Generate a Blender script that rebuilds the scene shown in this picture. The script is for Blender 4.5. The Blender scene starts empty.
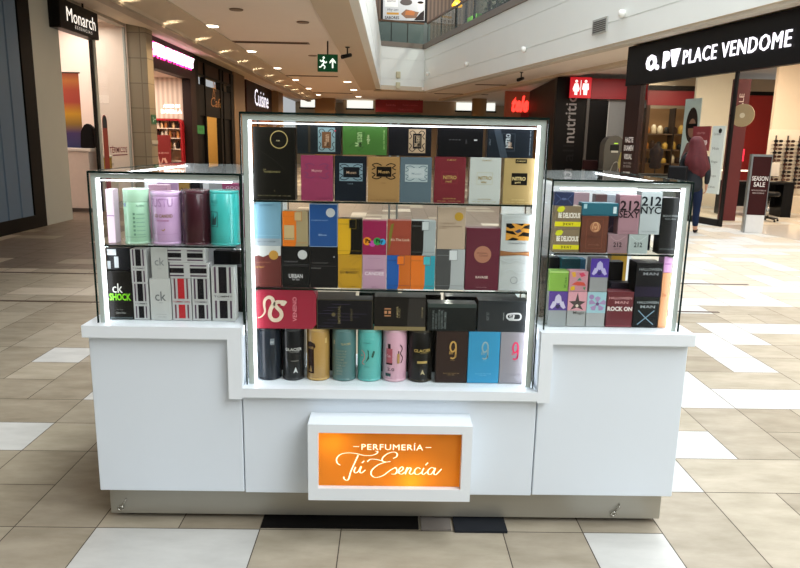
import bpy, bmesh, math, random
from math import pi, sin, cos, radians, atan, sqrt
from mathutils import Vector, Matrix

random.seed(7)
scene = bpy.context.scene
COL = scene.collection

# ------------------------------------------------------------------ camera
EYE = Vector((0.0, 0.0, 1.55))
ROLL = radians(1.15)
PITCH = atan((284 - 142.2) * cos(ROLL) / 680.0)
YAW = radians(0.977)
fwd = Vector((sin(YAW) * cos(PITCH), cos(YAW) * cos(PITCH), -sin(PITCH)))
rgt = Vector((cos(YAW), -sin(YAW), 0.0))
dwn = fwd.cross(rgt)
cr = rgt * cos(ROLL) - dwn * sin(ROLL)
cd = rgt * sin(ROLL) + dwn * cos(ROLL)
cam_data = bpy.data.cameras.new('camera')
cam = bpy.data.objects.new('camera', cam_data)
COL.objects.link(cam)
rot = Matrix((cr, -cd, -fwd)).transposed()
cam.matrix_world = Matrix.Translation(EYE) @ rot.to_4x4()
cam_data.sensor_width = 36.0
cam_data.lens = 680.0 / 800.0 * 36.0
cam_data.clip_end = 200
scene.camera = cam

# ------------------------------------------------------------------ world, exposure, large lights
world = bpy.data.worlds.new('mall_daylight')
scene.world = world
world.use_nodes = True
bg = world.node_tree.nodes['Background']
bg.inputs['Color'].default_value = (0.93, 0.97, 1.0, 1)
bg.inputs['Strength'].default_value = 0.42
scene.view_settings.view_transform = 'Standard'
scene.view_settings.look = 'None'
scene.view_settings.exposure = 0.17
scene.view_settings.gamma = 1.0
scene.view_settings.use_curve_mapping = False


def area_light(name, loc, size_x, size_y, power, color, rot=(0, 0, 0)):
    d = bpy.data.lights.new(name, 'AREA')
    d.shape = 'RECTANGLE'
    d.size, d.size_y = size_x, size_y
    d.energy = power
    d.color = color
    o = bpy.data.objects.new(name, d)
    COL.objects.link(o)
    o.location = loc
    o.rotation_euler = rot
    return o


def point_light(name, loc, power, color, radius=0.08):
    d = bpy.data.lights.new(name, 'POINT')
    d.energy = power
    d.color = color
    d.shadow_soft_size = radius
    o = bpy.data.objects.new(name, d)
    COL.objects.link(o)
    o.location = loc
    return o


def spot_light(name, loc, power, color, angle=120, radius=0.06, rot=(0, 0, 0)):
    d = bpy.data.lights.new(name, 'SPOT')
    d.energy = power
    d.color = color
    d.spot_size = radians(angle)
    d.spot_blend = 0.6
    d.shadow_soft_size = radius
    o = bpy.data.objects.new(name, d)
    COL.objects.link(o)
    o.location = loc
    o.rotation_euler = rot
    return o


# the glazed roof over the atrium, high above and to the right of the kiosk
area_light('atrium_skylight', (5.3, 9.5, 12.5), 4.2, 24, 3200, (0.95, 0.98, 1.0))
area_light('front_fill_light', (6.0, -4.5, 8.0), 6, 7, 900, (0.95, 0.98, 1.0), (radians(25), radians(12), 0))  # added fill from behind the camera, brightens the kiosk front

# ------------------------------------------------------------------ materials


def lin(h):
    h = h.lstrip('#')
    out = []
    for i in (0, 2, 4):
        c = int(h[i:i + 2], 16) / 255.0
        out.append(c / 12.92 if c <= 0.04045 else ((c + 0.055) / 1.055) ** 2.4)
    return tuple(out) + (1.0,)


_mats = {}


def M(hexcol, rough=0.45, metal=0.0, emit=0.0, coat=0.0, vary=0.06, scale=14.0, bump=0.0):
    key = (hexcol, rough, metal, emit, coat, vary, scale, bump)
    if key in _mats:
        return _mats[key]
    m = bpy.data.materials.new('surface_' + hexcol.lstrip('#'))
    m.use_nodes = True
    nt = m.node_tree
    b = nt.nodes['Principled BSDF']
    c = lin(hexcol)
    b.inputs['Roughness'].default_value = rough
    b.inputs['Metallic'].default_value = metal
    b.inputs['Coat Weight'].default_value = coat
    b.inputs['Specular IOR Level'].default_value = 0.5 if max(c[:3]) > 0.05 else 0.15
    b.inputs['Coat Roughness'].default_value = 0.08
    if emit > 0:
        b.inputs['Base Color'].default_value = c
        b.inputs['Emission Color'].default_value = c
        b.inputs['Emission Strength'].default_value = emit
    else:
        tc = nt.nodes.new('ShaderNodeTexCoord')
        nz = nt.nodes.new('ShaderNodeTexNoise')
        nz.inputs['Scale'].default_value = scale
        nz.inputs['Detail'].default_value = 3
        nt.links.new(tc.outputs['Object'], nz.inputs['Vector'])
        mx = nt.nodes.new('ShaderNodeMix')
        mx.data_type = 'RGBA'
        mx.inputs['A'].default_value = tuple(max(0, x * (1 - vary)) for x in c[:3]) + (1,)
        mx.inputs['B'].default_value = tuple(min(1, x * (1 + vary)) for x in c[:3]) + (1,)
        nt.links.new(nz.outputs['Fac'], mx.inputs['Factor'])
        nt.links.new(mx.outputs['Result'], b.inputs['Base Color'])
        if bump > 0:
            bp = nt.nodes.new('ShaderNodeBump')
            bp.inputs['Strength'].default_value = bump
            bp.inputs['Distance'].default_value = 0.004
            nt.links.new(nz.outputs['Fac'], bp.inputs['Height'])
            nt.links.new(bp.outputs['Normal'], b.inputs['Normal'])
    _mats[key] = m
    return m


def carton(hexcol):
    h = hexcol.lstrip('#')
    hexcol = '#' + ''.join('%02x' % int(int(h[i:i + 2], 16) * 0.88) for i in (0, 2, 4))
    return M(hexcol, rough=0.42, coat=0.12, vary=0.05, scale=14, bump=0.02)


def emissive(hexcol, s):
    return M(hexcol, rough=0.5, emit=s)


def glass_mat(name, tint=(0.97, 0.99, 0.98), ior=1.35, haze=0.0):
    m = bpy.data.materials.new(name)
    m.use_nodes = True
    nt = m.node_tree
    nt.nodes.clear()
    out = nt.nodes.new('ShaderNodeOutputMaterial')
    tr = nt.nodes.new('ShaderNodeBsdfTransparent')
    tr.inputs['Color'].default_value = tint + (1,)
    gl = nt.nodes.new('ShaderNodeBsdfGlossy')
    gl.inputs['Roughness'].default_value = 0.02
    fr = nt.nodes.new('ShaderNodeFresnel')
    fr.inputs['IOR'].default_value = ior
    mx = nt.nodes.new('ShaderNodeMixShader')
    geo = nt.nodes.new('ShaderNodeNewGeometry')
    front = nt.nodes.new('ShaderNodeMath')
    front.operation = 'SUBTRACT'
    front.inputs[0].default_value = 1.0
    nt.links.new(geo.outputs['Backfacing'], front.inputs[1])
    fac = nt.nodes.new('ShaderNodeMath')
    fac.operation = 'MULTIPLY'
    nt.links.new(fr.outputs['Fac'], fac.inputs[0])
    nt.links.new(front.outputs[0], fac.inputs[1])
    nt.links.new(fac.outputs[0], mx.inputs['Fac'])
    nt.links.new(tr.outputs[0], mx.inputs[1])
    nt.links.new(gl.outputs[0], mx.inputs[2])
    if haze > 0:
        df = nt.nodes.new('ShaderNodeBsdfDiffuse')
        df.inputs['Color'].default_value = (0.8, 0.85, 0.85, 1)
        m2 = nt.nodes.new('ShaderNodeMixShader')
        m2.inputs['Fac'].default_value = haze
        nt.links.new(mx.outputs[0], m2.inputs[1])
        nt.links.new(df.outputs[0], m2.inputs[2])
        nt.links.new(m2.outputs[0], out.inputs['Surface'])
    else:
        nt.links.new(mx.outputs[0], out.inputs['Surface'])
    return m


GLASS = glass_mat('clear_glass', (0.985, 0.995, 0.99), 1.2)
TOPGLASS = glass_mat('case_top_glass', (0.97, 0.99, 0.98), 1.45)
SHOPGLASS = glass_mat('shop_window_glass', (0.95, 0.98, 0.97), 1.25)
RAILGLASS = glass_mat('railing_glass', (0.86, 0.92, 0.90), 1.35, 0.03)
GLASSEDGE = M('#0c1d19', rough=0.25)


def translucent(name, hexcol):
    m = bpy.data.materials.new(name)
    m.use_nodes = True
    nt = m.node_tree
    nt.nodes.clear()
    out = nt.nodes.new('ShaderNodeOutputMaterial')
    t = nt.nodes.new('ShaderNodeBsdfTranslucent')
    t.inputs['Color'].default_value = lin(hexcol)
    d = nt.nodes.new('ShaderNodeBsdfDiffuse')
    d.inputs['Color'].default_value = lin(hexcol)
    mx = nt.nodes.new('ShaderNodeMixShader')
    mx.inputs['Fac'].default_value = 0.25
    nt.links.new(t.outputs[0], mx.inputs[1])
    nt.links.new(d.outputs[0], mx.inputs[2])
    nt.links.new(mx.outputs[0], out.inputs['Surface'])
    return m


def tile_mat(name, ca, cb, rough=0.4):
    """honed stone tile with soft cloudy veining"""
    m = bpy.data.materials.new(name)
    m.use_nodes = True
    nt = m.node_tree
    b = nt.nodes['Principled BSDF']
    b.inputs['Roughness'].default_value = rough
    b.inputs['Specular IOR Level'].default_value = 0.35
    tc = nt.nodes.new('ShaderNodeTexCoord')
    mp = nt.nodes.new('ShaderNodeMapping')
    mp.inputs['Scale'].default_value = (2.2, 6.0, 1)
    mp.inputs['Rotation'].default_value = (0, 0, 0.35)
    nt.links.new(tc.outputs['Object'], mp.inputs['Vector'])
    nz = nt.nodes.new('ShaderNodeTexNoise')
    nz.inputs['Scale'].default_value = 1.6
    nz.inputs['Detail'].default_value = 6
    nz.inputs['Roughness'].default_value = 0.62
    nt.links.new(mp.outputs[0], nz.inputs['Vector'])
    rp = nt.nodes.new('ShaderNodeValToRGB')
    rp.color_ramp.elements[0].position = 0.33
    rp.color_ramp.elements[0].color = lin(ca)
    rp.color_ramp.elements[1].position = 0.68
    rp.color_ramp.elements[1].color = lin(cb)
    nt.links.new(nz.outputs['Fac'], rp.inputs['Fac'])
    nt.links.new(rp.outputs['Color'], b.inputs['Base Color'])
    return m


def brushed_mat(name, hexcol):
    m = bpy.data.materials.new(name)
    m.use_nodes = True
    nt = m.node_tree
    b = nt.nodes['Principled BSDF']
    b.inputs['Metallic'].default_value = 0.7
    tc = nt.nodes.new('ShaderNodeTexCoord')
    mp = nt.nodes.new('ShaderNodeMapping')
    mp.inputs['Scale'].default_value = (1.5, 1.5, 40)
    nt.links.new(tc.outputs['Object'], mp.inputs['Vector'])
    nz = nt.nodes.new('ShaderNodeTexNoise')
    nz.inputs['Scale'].default_value = 4
    nt.links.new(mp.outputs[0], nz.inputs['Vector'])
    mr = nt.nodes.new('ShaderNodeMapRange')
    mr.inputs['To Min'].default_value = 0.28
    mr.inputs['To Max'].default_value = 0.5
    nt.links.new(nz.outputs['Fac'], mr.inputs['Value'])
    nt.links.new(mr.outputs[0], b.inputs['Roughness'])
    b.inputs['Base Color'].default_value = lin(hexcol)
    return m


def stripe_mat(name, ca, cb, axis_scale, rough=0.6, soft=False):
    """vertical stripes across a wall (object-space wave)"""
    m = bpy.data.materials.new(name)
    m.use_nodes = True
    nt = m.node_tree
    b = nt.nodes['Principled BSDF']
    b.inputs['Roughness'].default_value = rough
    tc = nt.nodes.new('ShaderNodeTexCoord')
    mp = nt.nodes.new('ShaderNodeMapping')
    mp.inputs['Scale'].default_value = axis_scale
    nt.links.new(tc.outputs['Object'], mp.inputs['Vector'])
    wv = nt.nodes.new('ShaderNodeTexWave')
    wv.inputs['Scale'].default_value = 1.0
    wv.inputs['Distortion'].default_value = 0.4 if soft else 0.0
    nt.links.new(mp.outputs[0], wv.inputs['Vector'])
    rp = nt.nodes.new('ShaderNodeValToRGB')
    rp.color_ramp.elements[0].color = lin(ca)
    rp.color_ramp.elements[1].color = lin(cb)
    nt.links.new(wv.outputs['Fac'], rp.inputs['Fac'])
    nt.links.new(rp.outputs['Color'], b.inputs['Base Color'])
    return m


# ------------------------------------------------------------------ mesh helpers


def bx(bm, x0, x1, y0, y1, z0, z1):
    v = [bm.verts.new(p) for p in ((x0, y0, z0), (x1, y0, z0), (x1, y1, z0), (x0, y1, z0),
                                   (x0, y0, z1), (x1, y0, z1), (x1, y1, z1), (x0, y1, z1))]
    for f in ((0, 3, 2, 1), (4, 5, 6, 7), (0, 1, 5, 4), (1, 2, 6, 5), (2, 3, 7, 6), (3, 0, 4, 7)):
        bm.faces.new([v[i] for i in f])
    return v


def box_bm(x0, x1, y0, y1, z0, z1, bevel=0.0, seg=1):
    bm = bmesh.new()
    bx(bm, x0, x1, y0, y1, z0, z1)
    if bevel > 0:
        bmesh.ops.bevel(bm, geom=bm.edges[:], offset=bevel, segments=seg, profile=0.5, affect='EDGES')
    return bm


def lathe(bm, profile, seg=28, cx=0.0, cy=0.0, smooth=True):
    rings = []
    for r, z in profile:
        rings.append([bm.verts.new((cx + r * cos(2 * pi * i / seg), cy + r * sin(2 * pi * i / seg), z)) for i in range(seg)])
    for a, b in zip(rings, rings[1:]):
        for i in range(seg):
            f = bm.faces.new((a[i], a[(i + 1) % seg], b[(i + 1) % seg], b[i]))
            f.smooth = smooth
    bm.faces.new(rings[0][::-1])
    bm.faces.new(rings[-1])
    return bm


def tube(bm, pts, radii, seg=10):
    pts = [Vector(p) for p in pts]
    if not isinstance(radii, (list, tuple)):
        radii = [radii] * len(pts)
    rings = []
    for i, p in enumerate(pts):
        t = (pts[min(i + 1, len(pts) - 1)] - pts[max(i - 1, 0)]).normalized()
        ref = Vector((0, 0, 1)) if abs(t.z) < 0.9 else Vector((1, 0, 0))
        a = t.cross(ref).normalized()
        b = t.cross(a).normalized()
        rings.append([bm.verts.new(p + (a * cos(2 * pi * k / seg) + b * sin(2 * pi * k / seg)) * radii[i]) for k in range(seg)])
    for r0, r1 in zip(rings, rings[1:]):
        for k in range(seg):
            f = bm.faces.new((r0[k], r0[(k + 1) % seg], r1[(k + 1) % seg], r1[k]))
            f.smooth = True
    bm.faces.new(rings[0][::-1])
    bm.faces.new(rings[-1])
    bmesh.ops.recalc_face_normals(bm, faces=bm.faces[:])
    return bm


def prism(bm, poly, y0, y1):
    """extrude an x-z outline along y"""
    a = [bm.verts.new((x, y0, z)) for x, z in poly]
    b = [bm.verts.new((x, y1, z)) for x, z in poly]
    n = len(poly)
    bm.faces.new(a)
    bm.faces.new(b[::-1])
    for i in range(n):
        bm.faces.new((a[i], b[i], b[(i + 1) % n], a[(i + 1) % n]))
    bmesh.ops.recalc_face_normals(bm, faces=bm.faces[:])
    return bm


def slab(bm, poly, z0, z1):
    """extrude an x-y outline along z"""
    a = [bm.verts.new((x, y, z0)) for x, y in poly]
    b = [bm.verts.new((x, y, z1)) for x, y in poly]
    n = len(poly)
    bm.faces.new(a)
    bm.faces.new(b[::-1])
    for i in range(n):
        bm.faces.new((a[i], b[i], b[(i + 1) % n], a[(i + 1) % n]))
    bmesh.ops.recalc_face_normals(bm, faces=bm.faces[:])
    return bm


def catmull(pts, n=8):
    out = []
    P = [pts[0]] + list(pts) + [pts[-1]]
    for i in range(1, len(P) - 2):
        p0, p1, p2, p3 = P[i - 1], P[i], P[i + 1], P[i + 2]
        for k in range(n):
            t = k / n
            out.append(tuple(0.5 * ((2 * b) + (-a + c) * t + (2 * a - 5 * b + 4 * c - d) * t * t + (-a + 3 * b - 3 * c + d) * t ** 3)
                             for a, b, c, d in zip(p0, p1, p2, p3)))
    out.append(tuple(pts[-1]))
    return out


def ribbon(bm, pts, width, y=0.0, th=0.0):
    """flat pen stroke in the x-z plane; width is a number or a function of (t, direction angle)"""
    L, R = [], []
    n = len(pts)
    for i, (x, z) in enumerate(pts):
        xa, za = pts[max(i - 1, 0)]
        xb, zb = pts[min(i + 1, n - 1)]
        dx, dz = xb - xa, zb - za
        l = sqrt(dx * dx + dz * dz) or 1
        w = width(i / (n - 1), math.atan2(dz, dx)) if callable(width) else width
        nx, nz = -dz / l * w / 2, dx / l * w / 2
        L.append(bm.verts.new((x + nx, y, z + nz)))
        R.append(bm.verts.new((x - nx, y, z - nz)))
    for i in range(n - 1):
        bm.faces.new((R[i], R[i + 1], L[i + 1], L[i]))
    return bm


def obj(name, bm, mat, parent=None, loc=None):
    me = bpy.data.meshes.new(name)
    bm.to_mesh(me)
    bm.free()
    if mat is not None:
        me.materials.append(mat)
    o = bpy.data.objects.new(name, me)
    COL.objects.link(o)
    if parent is not None:
        o.parent = parent
    if loc is not None:
        o.location = loc
    return o


def thing(name, label, cat, loc=(0, 0, 0), rz=0.0, group=None):
    o = bpy.data.objects.new(name, None)
    o.empty_display_size = 0.1
    COL.objects.link(o)
    o.location = loc
    o.rotation_euler = (0, 0, rz)
    o['label'] = label
    o['category'] = cat
    if group:
        o['group'] = group
    return o


def tag(o, label, cat, group=None):
    o['label'] = label
    o['category'] = cat
    if group:
        o['group'] = group
    return o


def struct(name, bm, mat, parent=None):
    o = obj(name, bm, mat, parent)
    if parent is None:
        o['kind'] = 'structure'
    return o


def dup(root, loc, rz=None, label=None, group=None):
    r = root.copy()
    COL.objects.link(r)
    r.location = loc
    if rz is not None:
        r.rotation_euler = (0, 0, rz)
    if label:
        r['label'] = label
    if group:
        r['group'] = group
    for ch in list(root.children):
        c = ch.copy()
        COL.objects.link(c)
        c.parent = r
        for g in list(ch.children):
            d = g.copy()
            COL.objects.link(d)
            d.parent = c
    return r


def text_bm(s, w=None, h=None, cx=0.0, cz=0.0, y=0.0, rot=0.0, bold=0.0, shear=0.0, th=0.0, wrap=None, spacing=1.0, res=2):
    """lettering as a mesh in the x-z plane, facing -y, fitted to a width and/or height, centred at (cx, cz)"""
    cu = bpy.data.curves.new('lettering_outline', 'FONT')
    cu.body = s
    cu.size = 1.0
    cu.offset = bold
    cu.shear = shear
    cu.space_character = spacing
    cu.resolution_u = res
    cu.extrude = th
    to = bpy.data.objects.new('lettering_outline', cu)
    me = bpy.data.meshes.new_from_object(to)
    bpy.data.objects.remove(to)
    bpy.data.curves.remove(cu)
    bm = bmesh.new()
    bm.from_mesh(me)
    bpy.data.meshes.remove(me)
    xs = [v.co.x for v in bm.verts]
    ys = [v.co.y for v in bm.verts]
    x0, x1, y0, y1 = min(xs), max(xs), min(ys), max(ys)
    sx = (w / (x1 - x0)) if w else None
    sy = (h / (y1 - y0)) if h else None
    if sx is None:
        sx = sy
    if sy is None:
        sy = sx
    c, sn = cos(rot), sin(rot)
    for v in bm.verts:
        a = (v.co.x - (x0 + x1) / 2) * sx
        b = (v.co.y - (y0 + y1) / 2) * sy
        v.co = Vector((cx + a * c - b * sn, y - v.co.z, cz + a * sn + b * c))
    if wrap:
        wrap_bm(bm, wrap)
    return bm


def wrap_bm(bm, r):
    """lay flat front artwork round a canister of radius r whose front is at y = 0"""
    for k in range(-12, 13):
        bmesh.ops.bisect_plane(bm, geom=bm.verts[:] + bm.edges[:] + bm.faces[:], dist=1e-6, plane_co=(k * r * 0.1, 0, 0), plane_no=(1, 0, 0))
    for v in bm.verts:
        a = v.co.x / r
        d = r - v.co.y
        v.co = Vector((d * sin(a), r - d * cos(a), v.co.z))


def letters(parent, s, mat, name='lettering', **k):
    return obj(name, text_bm(s, **k), mat, parent)


def disc_bm(r, cx=0, cz=0, y=0, inner=0.0, seg=32, sz=1.0):
    bm = bmesh.new()
    o = [bm.verts.new((cx + r * cos(2 * pi * i / seg), y, cz + sz * r * sin(2 * pi * i / seg))) for i in range(seg)]
    if inner > 0:
        n = [bm.verts.new((cx + inner * cos(2 * pi * i / seg), y, cz + sz * inner * sin(2 * pi * i / seg))) for i in range(seg)]
        for i in range(seg):
            bm.faces.new((o[i], o[(i + 1) % seg], n[(i + 1) % seg], n[i]))
    else:
        bm.faces.new(o)
    return bm


def quad_bm(x0, x1, z0, z1, y=0.0, nx=1):
    bm = bmesh.new()
    for i in range(nx):
        a, b = x0 + (x1 - x0) * i / nx, x0 + (x1 - x0) * (i + 1) / nx
        bm.faces.new([bm.verts.new(p) for p in ((a, y, z0), (b, y, z0), (b, y, z1), (a, y, z1))])
    bmesh.ops.remove_doubles(bm, verts=bm.verts[:], dist=1e-6)
    return bm


def poly_bm(pts, y=0.0):
    bm = bmesh.new()
    bm.faces.new([bm.verts.new((x, y, z)) for x, z in pts])
    return bm


# ================================================================== STRUCTURE
# ---- floor: one mesh of loose-laid tiles on a 0.33 m module over dark grout
GX, GY = 0.3296, 0.3425
X_REF, Y_REF = -1.825, 2.5075
TAN = [tile_mat('floor_tile_tan', '#8f8674', '#a89e8d'), tile_mat('floor_tile_sand', '#99907d', '#b1a795'),
       tile_mat('floor_tile_brown', '#867c6a', '#9f9583')]
WHITE_TILE = tile_mat('floor_tile_white', '#b9b9b5', '#c8c8c4')
CREAM_TILE = tile_mat('floor_tile_cream', '#b5aa98', '#c6bcac')
DARK_TILE = tile_mat('floor_tile_umber', '#6a5d4e', '#83756a')
GROUT = M('#4b4036', rough=0.85)
STRIP = M('#4a3527', rough=0.5)


def build_floor():
    bm = bmesh.new()
    bx(bm, -12.5, 15, -9.6, 50, -0.06, -0.002)
    for f in bm.faces:
        f.material_index = 0
    i0, i1 = -33, 51
    j0, j1 = -35, 138
    taken = {}
    rng = random.Random(21)

    def tile(i, j, w, h, mi):
        for a in range(w):
            for b in range(h):
                taken[(i + a, j + b)] = True
        g = 0.0022
        x0 = X_REF + i * GX + g
        x1 = X_REF + (i + w) * GX - g
        y0 = Y_REF + j * GY + g
        y1 = Y_REF + (j + h) * GY - g
        vs = [bm.verts.new(p) for p in ((x0, y0, 0), (x1, y0, 0), (x1, y1, 0), (x0, y1, 0))]
        f = bm.faces.new(vs)
        f.material_index = mi

    # tiles the photograph shows clearly: (column, row, columns, rows, kind)
    for t in ((-1, 2, 1, 1, 4), (0, 4, 1, 1, 4), (0, 2, 1, 1, 2), (-2, 6, 1, 1, 4), (2, -4, 2, 4, 4), (9, 1, 1, 1, 4), (9, 2, 2, 1, 4), (11, 4, 1, 2, 4), (12, 4, 3, 1, 4),
              (13, 7, 1, 2, 4), (14, 8, 1, 2, 4), (8, -2, 1, 2, 4), (9, -2, 1, 3, 1), (1, 0, 1, 2, 1), (0, 0, 1, 1, 3), (-1, -1, 2, 1, 2),
              (4, -2, 1, 2, 2), (5, -2, 2, 2, 2), (7, -2, 1, 2, 1), (10, 1, 2, 1, 2), (10, -1, 1, 2, 2), (11, 2, 1, 2, 1), (0, 3, 1, 1, 1)):
        tile(*t)
    for j in range(j0, j1):
        for i in range(i0, i1):
            if (i, j) in taken:
                continue
            x = X_REF + i * GX
            y = Y_REF + j * GY
            r = rng.random()
            if r < 0.42 and (i + 1, j) not in taken and i + 1 < i1:
                w, h = 2, 1
            elif r < 0.72 and (i, j + 1) not in taken and j + 1 < j1:
                w, h = 1, 2
            else:
                w, h = 1, 1
            q = rng.random()
            if 6.3 < y < 7.7 and x < 0:
                mi = 5 if q < 0.3 else 2
            elif 6.3 < y < 7.7 or (y > 7.7 and x > 3.0):
                mi = 4 if q < 0.45 else 5
            elif y > 7.7:
                mi = 5 if q < 0.10 else (1 if q < 0.25 else 6)
            else:
                mi = 4 if q < (0.0 if x < 1 and y < 6.5 else 0.03 if x < 1 else 0.12) else (1 + int(q * 50) % 3)
            tile(i, j, w, h, mi)
    me = bpy.data.meshes.new('floor')
    bm.to_mesh(me)
    bm.free()
    for m in [GROUT] + TAN + [WHITE_TILE, CREAM_TILE, DARK_TILE]:
        me.materials.append(m)
    o = bpy.data.objects.new('floor', me)
    COL.objects.link(o)
    o['kind'] = 'structure'
    return o


build_floor()
struct('trim_1', box_bm(-6.0, 3.2, 6.325, 6.365, -0.01, 0.003), STRIP)
struct('trim_2', box_bm(-6.0, 4.2, 7.70, 7.745, -0.01, 0.003), STRIP)

# ---- ceilings
CEIL = M('#eee4d8', rough=0.75, vary=0.03, scale=1.5)
COVE = M('#cdbfa9', rough=0.7, vary=0.03, scale=1.5)
WHITEWALL = M('#eaeeea', rough=0.55, vary=0.03, scale=0.7)


def rfx(y, off=0.0):
    """x of the right-hand balcony line at depth y"""
    return 9.226 + off - 0.2217 * y


bm = bmesh.new()
slab(bm, [(-6.4, -6), (-1.45, -6), (-1.45, 34.4), (-6.4, 34.4)], 4.06, 4.2)
slab(bm, [(-6.4, 34.4), (14, 34.4), (14, 47), (-6.4, 47)], 4.06, 4.2)
slab(bm, [(rfx(-6, 0.55), -6), (15, -6), (15, 34.4), (rfx(34.4, 0.55), 34.4)], 4.06, 4.2)
struct('ceiling', bm, CEIL)
# soffit beams under the balcony edges
bm = bmesh.new()
slab(bm, [(-1.48, -6), (-0.82, -6), (-0.76, 33.55), (-0.4, 34.3), (-1.5, 34.4)], 4.0, 4.2)
slab(bm, [(-0.76, 33.5), (1.58, 34.45), (1.75, 35.3), (-0.9, 35.0)], 4.0, 4.2)
slab(bm, [(rfx(-6), -6), (rfx(-6, 0.55), -6), (rfx(34.4, 0.55), 34.6), (rfx(34.5), 34.5)], 4.0, 4.2)
struct('trim_3', bm, COVE)
# stepped cornice over the left shopfronts
bm = bmesh.new()
prism(bm, [(-6.4, 4.1), (-6.4, 4.22), (-4.2, 4.22), (-4.2, 4.03), (-4.55, 3.98), (-4.85, 3.93), (-4.88, 3.86), (-5.05, 3.86)], -6, 42.5)
struct('trim_4', bm, COVE)
# thin lip along the foot of the left cornice
struct('trim_5', box_bm(-5.1, -4.86, -6, 42.5, 3.83, 3.87), M('#a99a86', rough=0.6))

# ---- balcony parapets (first floor edge) with grooves
def parapet(name, p0, p1, z0, z1, grooves, mat=WHITEWALL, thick=0.25):
    d = Vector((p1[0] - p0[0], p1[1] - p0[1], 0))
    L = d.length
    ang = math.atan2(d.y, d.x)
    bm = bmesh.new()
    zs = [z0] + sorted(grooves) + [z1]
    g = 0.012
    for a, b in zip(zs, zs[1:]):
        bx(bm, 0, L, 0, thick, a + g, b - g)
    bx(bm, 0.0, L, 0.02, thick - 0.02, z0 + 0.001, z1 - 0.001)
    o = struct(name, bm, mat)
    o.location = (p0[0], p0[1], 0)
    o.rotation_euler = (0, 0, ang)
    return o


parapet('wall_left_balcony', (-0.78, 33.5), (-0.94, -6), 4.0, 5.98, [4.55, 5.42])
parapet('wall_back_balcony', (-0.78, 33.5), (1.56, 34.5), 4.0, 5.98, [4.52, 5.42])
parapet('wall_right_balcony', (1.56, 34.5), (rfx(-4), -4), 4.0, 5.98, [4.52, 5.45])
# grey ledge that caps the parapets
bm = bmesh.new()
slab(bm, [(-1.0, 33.4), (1.45, 34.4), (1.75, 34.9), (-1.0, 34.0)], 5.98, 6.2)
slab(bm, [(1.5, 34.45), (rfx(-4, -0.05), -4), (rfx(-4, 0.4), -4), (1.95, 34.6)], 5.98, 6.2)
struct('trim_6', bm, M('#7d746a', rough=0.5))
# pale lip along the right soffit edge
bm = bmesh.new()
slab(bm, [(rfx(-4, 0.04), -4), (rfx(-4, 0.3), -4), (rfx(34.3, 0.3), 34.4), (rfx(34.3, 0.04), 34.3)], 3.94, 4.0)
struct('trim_7', bm, M('#c9c1b2', rough=0.6))

# ---- first floor behind the railings
WOODSLAT = stripe_mat('brown_slat_wall', '#4b3c31', '#6d5a4a', (1.6, 1.6, 0), 0.6)
struct('wall_back_upstairs', box_bm(-2.0, 5.2, 38.0, 38.2, 6.0, 12), WOODSLAT)
bm = bmesh.new()
slab(bm, [(5.2, 38.0), (rfx(-4, 4.4), -4), (rfx(-4, 4.6), -4), (5.4, 38.2)], 6.0, 12)
struct('wall_right_upstairs', bm, M('#3a342f', rough=0.6))
struct('wall_unseen_behind', box_bm(-12.5, 15, -9.6, -9.5, 0, 4.6), M('#5f564c', rough=0.7))  # unseen wall behind the camera, added to darken reflections in the boxes
struct('wall_far', box_bm(-6.4, 14, 46.8, 47.0, 0, 4.1), M('#a89478', rough=0.7))

# ---- left wall pieces
PIL_GREY = M('#b9b9ae', rough=0.6, vary=0.04, scale=3)


def stone_pillar_mat():
    m = bpy.data.materials.new('sandstone_cladding')
    m.use_nodes = True
    nt = m.node_tree
    b = nt.nodes['Principled BSDF']
    b.inputs['Roughness'].default_value = 0.6
    tc = nt.nodes.new('ShaderNodeTexCoord')
    sp = nt.nodes.new('ShaderNodeSeparateXYZ')
    nt.links.new(tc.outputs['Object'], sp.inputs[0])
    ad = nt.nodes.new('ShaderNodeMath')
    ad.operation = 'ADD'
    nt.links.new(sp.outputs['X'], ad.inputs[0])
    nt.links.new(sp.outputs['Y'], ad.inputs[1])
    cb = nt.nodes.new('ShaderNodeCombineXYZ')
    nt.links.new(ad.outputs[0], cb.inputs['X'])
    nt.links.new(sp.outputs['Z'], cb.inputs['Y'])
    br = nt.nodes.new('ShaderNodeTexBrick')
    br.inputs['Scale'].default_value = 1.0
    br.inputs['Color1'].default_value = lin('#93866f')
    br.inputs['Color2'].default_value = lin('#857863')
    br.inputs['Mortar'].default_value = lin('#6f6350')
    br.inputs['Mortar Size'].default_value = 0.012
    br.inputs['Brick Width'].default_value = 0.75
    br.inputs['Row Height'].default_value = 0.55
    br.offset = 0.0
    nt.links.new(cb.outputs[0], br.inputs['Vector'])
    nt.links.new(br.outputs['Color'], b.inputs['Base Color'])
    return m


STONE = stone_pillar_mat()
LEFTBAND = M('#b3a898', rough=0.7)
struct('trim_8', box_bm(-6.35, -6.0, 11.95, 12.95, 0, 4.1), PIL_GREY)
struct('trim_9', box_bm(-5.99, -5.56, 16.2, 16.62, 0, 4.1), STONE)
struct('trim_10', box_bm(-6.5, -5.95, 26.7, 28.6, 0, 4.1), M('#7b6349', rough=0.6))
struct('trim_11', box_bm(-6.5, -5.95, 37.0, 38.6, 0, 4.1), M('#8a6d4c', rough=0.6))
# dark frame of the closed blue shop
DARKFRAME = M('#0e0b09', rough=0.5)
bm = bmesh.new()
bx(bm, -6.3, -5.99, 11.58, 11.95, 0, 4.1)
bx(bm, -6.3, -5.99, 1.0, 11.58, 0, 0.22)
bx(bm, -6.3, -5.99, 1.0, 11.58, 3.9, 4.1)
struct('trim_12', bm, DARKFRAME)
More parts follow.
